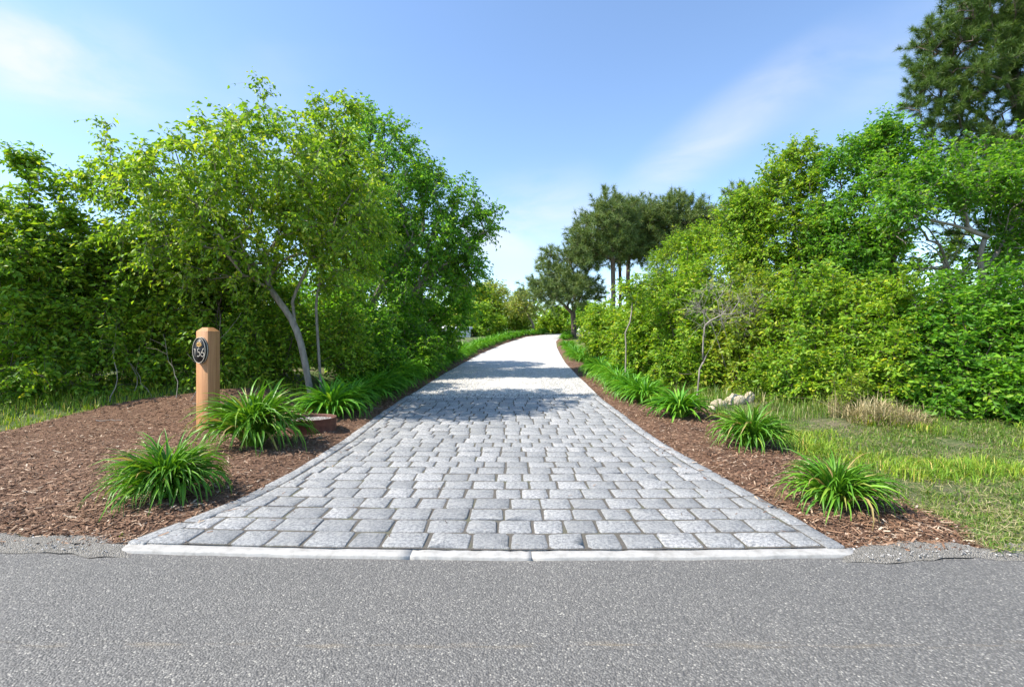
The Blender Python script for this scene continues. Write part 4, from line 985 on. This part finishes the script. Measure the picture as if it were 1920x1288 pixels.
# ------------------------------------------------------------------ daylilies
def blade_strip(r, L, w, el0, bendk, twist=0.):
    n = 8; s = np.linspace(0, 1, n); el = el0-bendk*s**1.35
    ds = L/(n-1); x = np.r_[0, np.cumsum(np.cos(el[:-1]))]*ds; z = np.r_[0, np.cumsum(np.sin(el[:-1]))]*ds
    ww = w*np.clip(.62+1.1*s, 0, 1)*np.clip((1.02-s)*2.6, .03, 1)
    tx, tz = np.cos(el), np.sin(el); nx, nz = -tz, tx            # normal in the arch plane
    c = np.c_[x, np.zeros(n), z]; f = ww*.42
    yaw = twist*s**2*L
    up = np.c_[nx, np.zeros(n), nz]
    l = c+np.c_[np.zeros(n), ww*.5, np.zeros(n)]+up*f[:, None]; rr = c-np.c_[np.zeros(n), ww*.5, np.zeros(n)]+up*f[:, None]
    for a in (c, l, rr): a[:, 1] += yaw
    v = np.stack([l, c, rr], 1).reshape(-1, 3); q = []
    for k in range(n-1):
        o = k*3; q += [(o, o+1, o+4, o+3), (o+1, o+2, o+5, o+4)]
    return v, np.array(q)
def blade_params(r, size, rim):
    # inner leaves stand up, outer ones arch over
    el0 = math.radians(np.clip(r.normal(84-22*rim, 8), 40, 89)); k = math.radians(np.clip(r.normal(84+86*rim, 24), 30, 185))
    return size*r.uniform(.72, 1.12), r.uniform(.026, .040)*(.75+.3*size), el0, k
def clump_mesh(seed, size, n, lean=(0, 0)):
    r = np.random.default_rng(seed); mb = MB()
    for k in range(n):
        rim = r.random(); L, w, e, b = blade_params(r, size, rim); v, q = blade_strip(r, L, w*1.15, e, b, r.normal(0, .14))
        a = r.uniform(0, 6.283); c, s = math.cos(a), math.sin(a); rad = .02+.11*rim*r.random()
        v = v+np.array([rad, 0, -.02]); v = np.c_[v[:, 0]*c-v[:, 1]*s, v[:, 0]*s+v[:, 1]*c, v[:, 2]]; mb.add(v, None, q)
    return mb.mesh('foliage', True)
rb = np.random.default_rng(77); BLADES = []
for k in range(40):
    rim = (k+.5)/40; L, w, e, b = blade_params(rb, 1.0, rim); v, q = blade_strip(rb, L, w, e, b, rb.normal(0, .14)); mb = MB(); mb.add(v, None, q)
    me = mb.mesh('leaf', True); me.materials.append(M['daylily_single'] if 'daylily_single' in M else M['daylily']); BLADES.append(me)
# single leaves vary by object, not by island
ms, nt, b, o = new_mat('daylily_leaf_single')
inf = nd(nt, 'ShaderNodeObjectInfo')
col = ramp(nt, inf.outputs['Random'], [(0, (.065, .19, .016)), (.5, (.115, .29, .02)), (.88, (.165, .36, .026)), (.95, (.25, .38, .04)), (.97, (.42, .34, .12)), (1, (.40, .28, .13))])
nt.links.new(col, b.inputs['Base Color']); b.inputs['Roughness'].default_value = .42; b.inputs['Specular IOR Level'].default_value = .35
tr_ = nd(nt, 'ShaderNodeBsdfTranslucent'); nt.links.new(mixc(nt, 1., col, (1.25, 1.15, .55), 'MULTIPLY'), tr_.inputs[0])
mx = nd(nt, 'ShaderNodeMixShader', {'Fac': .25}); nt.links.new(b.outputs[0], mx.inputs[1]); nt.links.new(tr_.outputs[0], mx.inputs[2]); nt.links.new(mx.outputs[0], o.inputs[0])
for me in BLADES: me.materials.clear(); me.materials.append(ms)
def near_daylily(x, y, size, n, seed, label, tilt=0.):
    r = np.random.default_rng(seed); root = empty('daylily', (x, y, float(mulch_z(x, y))-.015), label, 'daylily', 'daylilies edging the drive')
    for k in range(n):
        rim = r.random(); me = BLADES[min(39, int(rim*40))]
        o = link('leaf', me, None, root); a = r.uniform(0, 6.283); rad = .02+.10*rim*r.random()
        o.location = (rad*math.cos(a), rad*math.sin(a), 0); o.rotation_euler = (r.normal(0, .16), r.normal(0, .13)+tilt*math.cos(a), a)
        s = size*r.uniform(.85, 1.12); o.scale = (s, s*r.uniform(.85, 1.35), s*1.2)
    return root
near_daylily(-2.84, 3.95, .53, 480, 1, 'large daylily clump in the mulch nearest the asphalt, left of drive')
near_daylily(-3.10, 5.76, .78, 460, 2, 'large daylily clump between the cedar post and the steel ring')
near_daylily(2.53, 3.74, .46, 360, 3, 'daylily clump alone near the asphalt on the right bed corner')
near_daylily(2.88, 5.78, .56, 340, 4, 'second daylily clump from the asphalt along the right bed')
CL = [clump_mesh(200+k, .68, 200) for k in range(5)]
CLF = [clump_mesh(220+k, .66, 110) for k in range(4)]
def row_daylily(x, y, s, label, far=False, group='daylilies edging the drive'):
    root = empty('daylily', (x, y, float(mulch_z(x, y))-.015), label, 'daylily', group)
    me = random.choice(CLF if far else CL); o = link('foliage', me, M['daylily'], root)
    if not me.materials: me.materials.append(M['daylily'])
    o.rotation_euler = (0, 0, random.uniform(0, 6.28)); o.scale = (s*random.uniform(.9, 1.1), s*random.uniform(.9, 1.1), s*random.uniform(.88, 1.1))
row_daylily(2.70, 7.75, 1.0, 'third daylily clump from the asphalt along the right bed')
row_daylily(-3.0, 7.95, 1.2, 'full daylily clump just behind the rusty steel ring')
yy = 8.7; i = 0
while yy < 47:
    d = .55+.35*sstep(12, 30, yy)
    row_daylily(float(edgeL(yy))-.66-random.uniform(-.08, .12), yy, random.uniform(1.05, 1.4), 'green daylily clump in the long row edging the left side of the drive', yy > 17, 'left daylily row'); yy += d
yy = 9.2
while yy < 43:
    if yy < 15.5 or 19.5 < yy < 31 or yy > 36:
        row_daylily(float(edgeR(yy))+.62+random.uniform(-.1, .14), yy, random.uniform(.85, 1.15), 'green daylily clump in the row edging the right side of the drive', yy > 17, 'right daylily row')
    yy += .62+.3*sstep(12, 30, yy)

# ------------------------------------------------------------------ numbered cedar post
def bm_box(mb, lo, hi):
    x0, y0, z0 = lo; x1, y1, z1 = hi
    v = [(x0, y0, z0), (x1, y0, z0), (x1, y1, z0), (x0, y1, z0), (x0, y0, z1), (x1, y0, z1), (x1, y1, z1), (x0, y1, z1)]
    mb.add(v, None, [(0, 3, 2, 1), (4, 5, 6, 7), (0, 1, 5, 4), (1, 2, 6, 5), (2, 3, 7, 6), (3, 0, 4, 7)])
PX, PY = -4.405, 6.96
pz = gz(PX, PY)
post = empty('numbered_post', (PX, PY, pz), 'square cedar post holding a black oval plaque numbered 156', 'post')
post.rotation_euler = (0, 0, math.radians(-14))
def loft(mb, rings):
    n = len(rings[0]); v = np.concatenate(rings); i = np.arange(n); j = (i+1) % n; q = []
    for k in range(len(rings)-1): q.append(np.c_[k*n+i, k*n+j, (k+1)*n+j, (k+1)*n+i])
    m = len(rings); c = rings[-1].mean(0); v = np.concatenate([v, [c]]); t = np.c_[(m-1)*n+i, (m-1)*n+j, np.full(n, m*n)]
    mb.add(v, t, np.concatenate(q))
def sq(s, z, ch=.0025):
    h = s/2; return np.array([(-h+ch, -h, z), (h-ch, -h, z), (h, -h+ch, z), (h, h-ch, z), (h-ch, h, z), (-h+ch, h, z), (-h, h-ch, z), (-h, -h+ch, z)])
PT = 1.53-pz
mb = MB(); loft(mb, [sq(.208, -.25), sq(.208, PT-.055), sq(.202, PT-.052), sq(.118, PT-.008), sq(.105, PT, .004)])
link('shaft', mb.mesh('shaft'), M['cedar'], post)
def oval(rx, rz, y, z0, n=48):
    a = np.arange(n)*2*np.pi/n; return np.c_[rx*np.cos(a), np.full(n, y), z0+rz*np.sin(a)]
zc = CAMH-(657-644)/FPX*6.83-pz
mb = MB(); loft(mb, [oval(.117, .188, -.1035, zc), oval(.119, .190, -.116, zc), oval(.112, .183, -.122, zc), oval(.108, .178, -.122, zc), oval(.110, .180, -.142, zc), oval(.1135, .184, -.146, zc), oval(.1135, .184, -.152, zc)])
plq = link('plaque', mb.mesh('plaque'), M['black'], post); plq['label'] = 'black oval plaque reading 156 under a gold tree emblem'
def ring_frame(r0x, r0z, r1x, r1z, y0, y1, zc):
    mb = MB(); n = 48; v = np.concatenate([oval(r0x, r0z, y0, zc), oval(r0x, r0z, y1, zc), oval(r1x, r1z, y1, zc), oval(r1x, r1z, y0, zc)])
    i = np.arange(n); j = (i+1) % n; mb.add(v, None, np.concatenate([np.c_[k*n+i, k*n+j, (k+1)*n+j, (k+1)*n+i] for k in range(3)])); return mb.mesh('rim', True)
link('rim', ring_frame(.1135, .184, .1050, .1755, -.151, -.1575, zc), M['pewter'], plq)
link('back_rim', ring_frame(.1185, .1895, .1125, .1835, -.1165, -.1245, zc), M['pewter'], plq)
def stroke(pts, w, y0, y1, closed=False):
    p = np.asarray(pts, float); n = len(p)
    if closed: t = np.roll(p, -1, 0)-np.roll(p, 1, 0)
    else: t = np.gradient(p, axis=0)
    t = unit(t); nn = np.c_[-t[:, 1], t[:, 0]]*w/2
    l, r = p+nn, p-nn; f = lambda q, y: np.c_[q[:, 0], np.full(n, y), q[:, 1]]
    v = np.concatenate([f(l, y0), f(l, y1), f(r, y1), f(r, y0)]); q = []
    m = n if closed else n-1
    for k in range(m):
        k2 = (k+1) % n
        for s in range(3): q.append((s*n+k, s*n+k2, (s+1)*n+k2, (s+1)*n+k))
    if not closed: q += [(0, n, 2*n, 3*n), (n-1, 4*n-1, 3*n-1, 2*n-1)]
    mb = MB(); mb.add(v, None, q); return mb.mesh('digit')
DH = .118; dz = zc-.092; sw = .0095; yd0, yd1 = -.151, -.1565
arc = lambda cx, cz, r, a0, a1, n=20, rz=None: [(cx+r*math.cos(math.radians(a)), cz+(rz or r)*math.sin(math.radians(a))) for a in np.linspace(a0, a1, n)]
D1 = [(-.087, dz+DH-.007), (-.068, dz+DH-.007), (-.0655, dz+DH-.0075), (-.0655, dz+DH-.012), (-.0655, dz)]
mb1 = stroke([(-.088, dz+DH-.007), (-.0655+.007, dz+DH-.007)], sw, yd0, yd1); mb2 = stroke([(-.0655, dz+DH-.003), (-.0655, dz)], sw, yd0, yd1)
for me in (mb1, mb2):
    pass
def join_meshes(name, meshes):
    mb = MB()
    for me in meshes:
        v = np.zeros(len(me.vertices)*3); me.vertices.foreach_get('co', v); v = v.reshape(-1, 3)
        mb.add(v, None, np.array([list(p.vertices) for p in me.polygons])); bpy.data.meshes.remove(me)
    return mb.mesh(name)
link('digit', join_meshes('digit', [mb1, mb2]), M['pewter'], plq)
five = [(.020, dz+DH-.007), (-.020, dz+DH-.007)]
body5 = [(-.0185, dz+DH-.007), (-.0215, dz+.088), (-.0265, dz+.062)]+arc(-.012, dz+.038, .0305, 118, -125, 26, .0315)
link('digit', join_meshes('digit', [stroke(five, sw, yd0, yd1), stroke(body5, sw, yd0, yd1)]), M['pewter'], plq)
six_o = arc(.062, dz+.033, .0275, 0, 345, 28, .0285); six_s = [(.080, dz+DH+.004), (.063, dz+.092), (.046, dz+.066), (.0355, dz+.042)]
link('digit', join_meshes('digit', [stroke(six_o, sw, yd0, yd1, True), stroke(six_s, sw, yd0, yd1)]), M['pewter'], plq)
# gold tree emblem in relief
re = np.random.default_rng(5); mb = MB(); em = zc+.078
SPH = None
def lump(mb, c, rx, rz, ry, n=10, m=5):
    rings = []
    for k in range(m):
        ph = (k/(m))*math.pi/2; a = np.arange(n)*2*np.pi/n
        rings.append(np.c_[c[0]+rx*math.cos(ph)*np.cos(a), np.full(n, c[1]-ry*math.sin(ph)), c[2]+rz*math.cos(ph)*np.sin(a)])
    loft(mb, rings)
for k in range(26):
    a = re.uniform(-.15, math.pi+.15); rr = math.sqrt(re.random()); lump(mb, (math.cos(a)*.036*rr, -.151, em+math.sin(a)*.036*rr), .015, .011, .010)
for k in range(7): lump(mb, (-.03+.01*k, -.151, em-.012-.010*math.cos((k-3)*.5)), .012, .009, .009)
emb = link('emblem', mb.mesh('emblem', True), M['gold'], plq)
mb = MB(); loft(mb, [np.array([(-.005, -.151, em-.055), (.007, -.151, em-.055), (.004, -.151, em-.02), (-.004, -.151, em-.02)]), np.array([(-.004, -.158, em-.054), (.006, -.158, em-.054), (.003, -.158, em-.02), (-.003, -.158, em-.02)])])
link('emblem_trunk', mb.mesh('emblem_trunk'), M['pewter'], plq)

# ------------------------------------------------------------------ rusty steel ring with gravel
RX, RY = -2.80, 6.72; rz0 = float(mulch_z(RX, RY))-.03; RR = .315
ringo = empty('steel_ring', (RX, RY, rz0), 'low round rusty steel ring filled with grey gravel beside the cobbles', 'planter')
def circ(r, z, n=56, wob=0.): a = np.arange(n)*2*np.pi/n; return np.c_[r*np.cos(a)*1.02, r*np.sin(a), np.full(n, z)]
mb = MB(); H = .215; loft(mb, [circ(RR, -.05), circ(RR, H-.012), circ(RR+.006, H-.008), circ(RR+.006, H), circ(RR-.008, H), circ(RR-.010, H-.01), circ(RR-.010, H-.11)])
link('wall', mb.mesh('wall', False), M['rust'], ringo)
mb = MB(); loft(mb, [circ(RR-.011, H-.045), circ(RR*.6, H-.036), circ(RR*.25, H-.03)]); link('gravel_bed', mb.mesh('gravel_bed', True), M['grit'], ringo)
n = 1500; a = r2.uniform(0, 6.283, n); rr = np.sqrt(r2.random(n))*(RR-.022)
pebbles('gravel', None, np.c_[rr*np.cos(a), rr*np.sin(a), H-.036+.004*r2.random(n)-.012*(rr/RR)**2], np.clip(r2.lognormal(-4.75, .3, n), .005, .014), M['pebble_grey'], r2, ringo)

# ------------------------------------------------------------------ pale rocks under the right shrubs
def rock(x, y, sx, sy, sz, seed, label, mat='rock', group='pale rocks by the right bed'):
    r = np.random.default_rng(seed); m, n = 9, 14; rings = []
    for k in range(m):
        ph = -.5+(math.pi/2+.4)*k/(m-1); a = np.arange(n)*2*np.pi/n
        rings.append(np.c_[np.cos(a)*math.cos(ph), np.sin(a)*math.cos(ph), np.full(n, math.sin(ph))])
    pl = unit(r.normal(0, 1, (12, 3))+np.array([0, 0, .3])); off = r.uniform(.48, .85, 12)
    out = []
    for g in rings:
        u = unit(g); rad = np.min(np.where(u@pl.T > .05, off[None]/np.maximum(u@pl.T, .05), 9), 1); rad = np.minimum(rad, 1.05)*(1+.07*r.normal(0, 1, len(g)))
        out.append(u*rad[:, None]*np.array([sx, sy, sz]))
    mb = MB(); loft(mb, out); me = mb.mesh('rock')
    return tag(link('rock', me, M[mat], None, (x, y, gz(x, y)+sz*.35)), label, 'rock', group)
rock(4.10, 8.85, .30, .17, .16, 1, 'largest pale sandy rock behind the daylily bed')
rock(3.72, 8.62, .20, .13, .15, 2, 'flat cream rock leaning on the largest pale rock')
rock(3.52, 8.45, .11, .08, .10, 3, 'small white rock at the end of the pale rocks')
rock(3.36, 8.4, .06, .05, .05, 4, 'tiny white stone beside the small white rock')
rock(4.36, 8.85, .12, .10, .14, 5, 'upright ochre rock on the far side of the largest rock')

# ------------------------------------------------------------------ dry straw clump, loose litter
def straw_clump(label, cx, cy, rx, ry, n, h0, h1, seed, mat='straw', name='straw_clump', cat='dry grass'):
    r = np.random.default_rng(seed); a = r.uniform(0, 6.283, n); q = np.sqrt(r.random(n)); x = cx+rx*q*np.cos(a); y = cy+ry*q*np.sin(a)
    root = empty(name, (cx, cy, gz(cx, cy)), label, cat)
    h = r.uniform(h0*.5, h1, n)*(1-.55*q)*(.5+vnoise(x, y, .22, 91)); v, t, k = blades(x, y, ground(x, y)-.01, h, np.full(n, .0055 if n > 200 else .004)*r.uniform(.5, 1.5, n), r, 1.1 if n > 200 else .5)
    link('blades', mesh_from('blades', v-np.array(root.location), t, k), M[mat], root)
straw_clump('pale dry straw clump at the foot of the dense shrub', 5.45, 6.95, .58, .30, 1000, .32, .66, 300)
straw_clump('fresh green grass growing through the pale straw clump', 5.5, 6.9, .6, .32, 700, .14, .34, 304, 'grass_green', 'grass_tuft', 'grass')
straw_clump('tall thin dry stalks standing beside the straw clump', 4.95, 7.3, .14, .12, 90, .45, .7, 301, name='dry_stalks')
straw_clump('small fresh grass tuft in the mulch at the asphalt edge', -2.62, 3.22, .035, .03, 40, .03, .07, 302, 'grass_green', 'grass_tuft', 'grass')
straw_clump('green tuft growing from the cobble joint at the white strip', .135, 2.985, .025, .012, 26, .015, .035, 303, 'straw', 'grass_tuft', 'grass')
def fallen_sticks():
    r = np.random.default_rng(310)
    for (x, y, L, a, lab) in [(-5.0, 8.0, .55, .5, 'thin dead stick lying on the mulch behind the post'), (-6.1, 7.3, .4, .1, 'short dead stick on the mulch by the hedge grass'), (-2.55, 8.6, .5, -.2, 'dead twig lying at the edge of the cobbles')]:
        t = np.linspace(-.5, .5, 7); p = np.c_[t*L*math.cos(a), t*L*math.sin(a)+.02*r.normal(0, 1, 7), .012+.02*r.random(7)]
        mb = MB(); tube(mb, p, np.linspace(.007, .003, 7), 5); tag(link('stick', mb.mesh('stick', True), M['bark_dead'], None, (x, y, float(mulch_z(x, y)))), lab, 'stick', 'fallen sticks')
fallen_sticks()

# ------------------------------------------------------------------ white outbuilding glimpsed through the shrubs
sxp, syp = -3.35, 38.; sz0 = gz(sxp-1.5, syp)
shed = empty('white_shed', (sxp, syp, sz0), 'low white painted shed glimpsed through the shrubs beyond the drive', 'shed')
HW = 2.45-sz0
mb = MB()
for k in range(6): bm_box(mb, (-4.2, -.012*(k % 2), -.3+k*(HW+.3)/6), (0, 2.4, -.3+(k+1)*(HW+.3)/6-.006))
link('wall', mb.mesh('wall'), M['white_paint'], shed)
mb = MB(); v = [(-4.35, -.2, HW), (.15, -.2, HW), (.15, 2.6, HW), (-4.35, 2.6, HW), (-4.35, 1.2, HW+.22), (.15, 1.2, HW+.22)]
mb.add(v, [(0, 4, 3), (1, 2, 5)], [(0, 1, 5, 4), (2, 3, 4, 5), (0, 3, 2, 1)]); link('roof', mb.mesh('roof'), M['white_paint'], shed)
mb = MB(); bm_box(mb, (-.06, -.07, -.3), (.05, .05, HW-.01)); link('corner_board', mb.mesh('corner_board'), M['white_paint'], shed)
print('leaf+wood tris', NTRI[0])
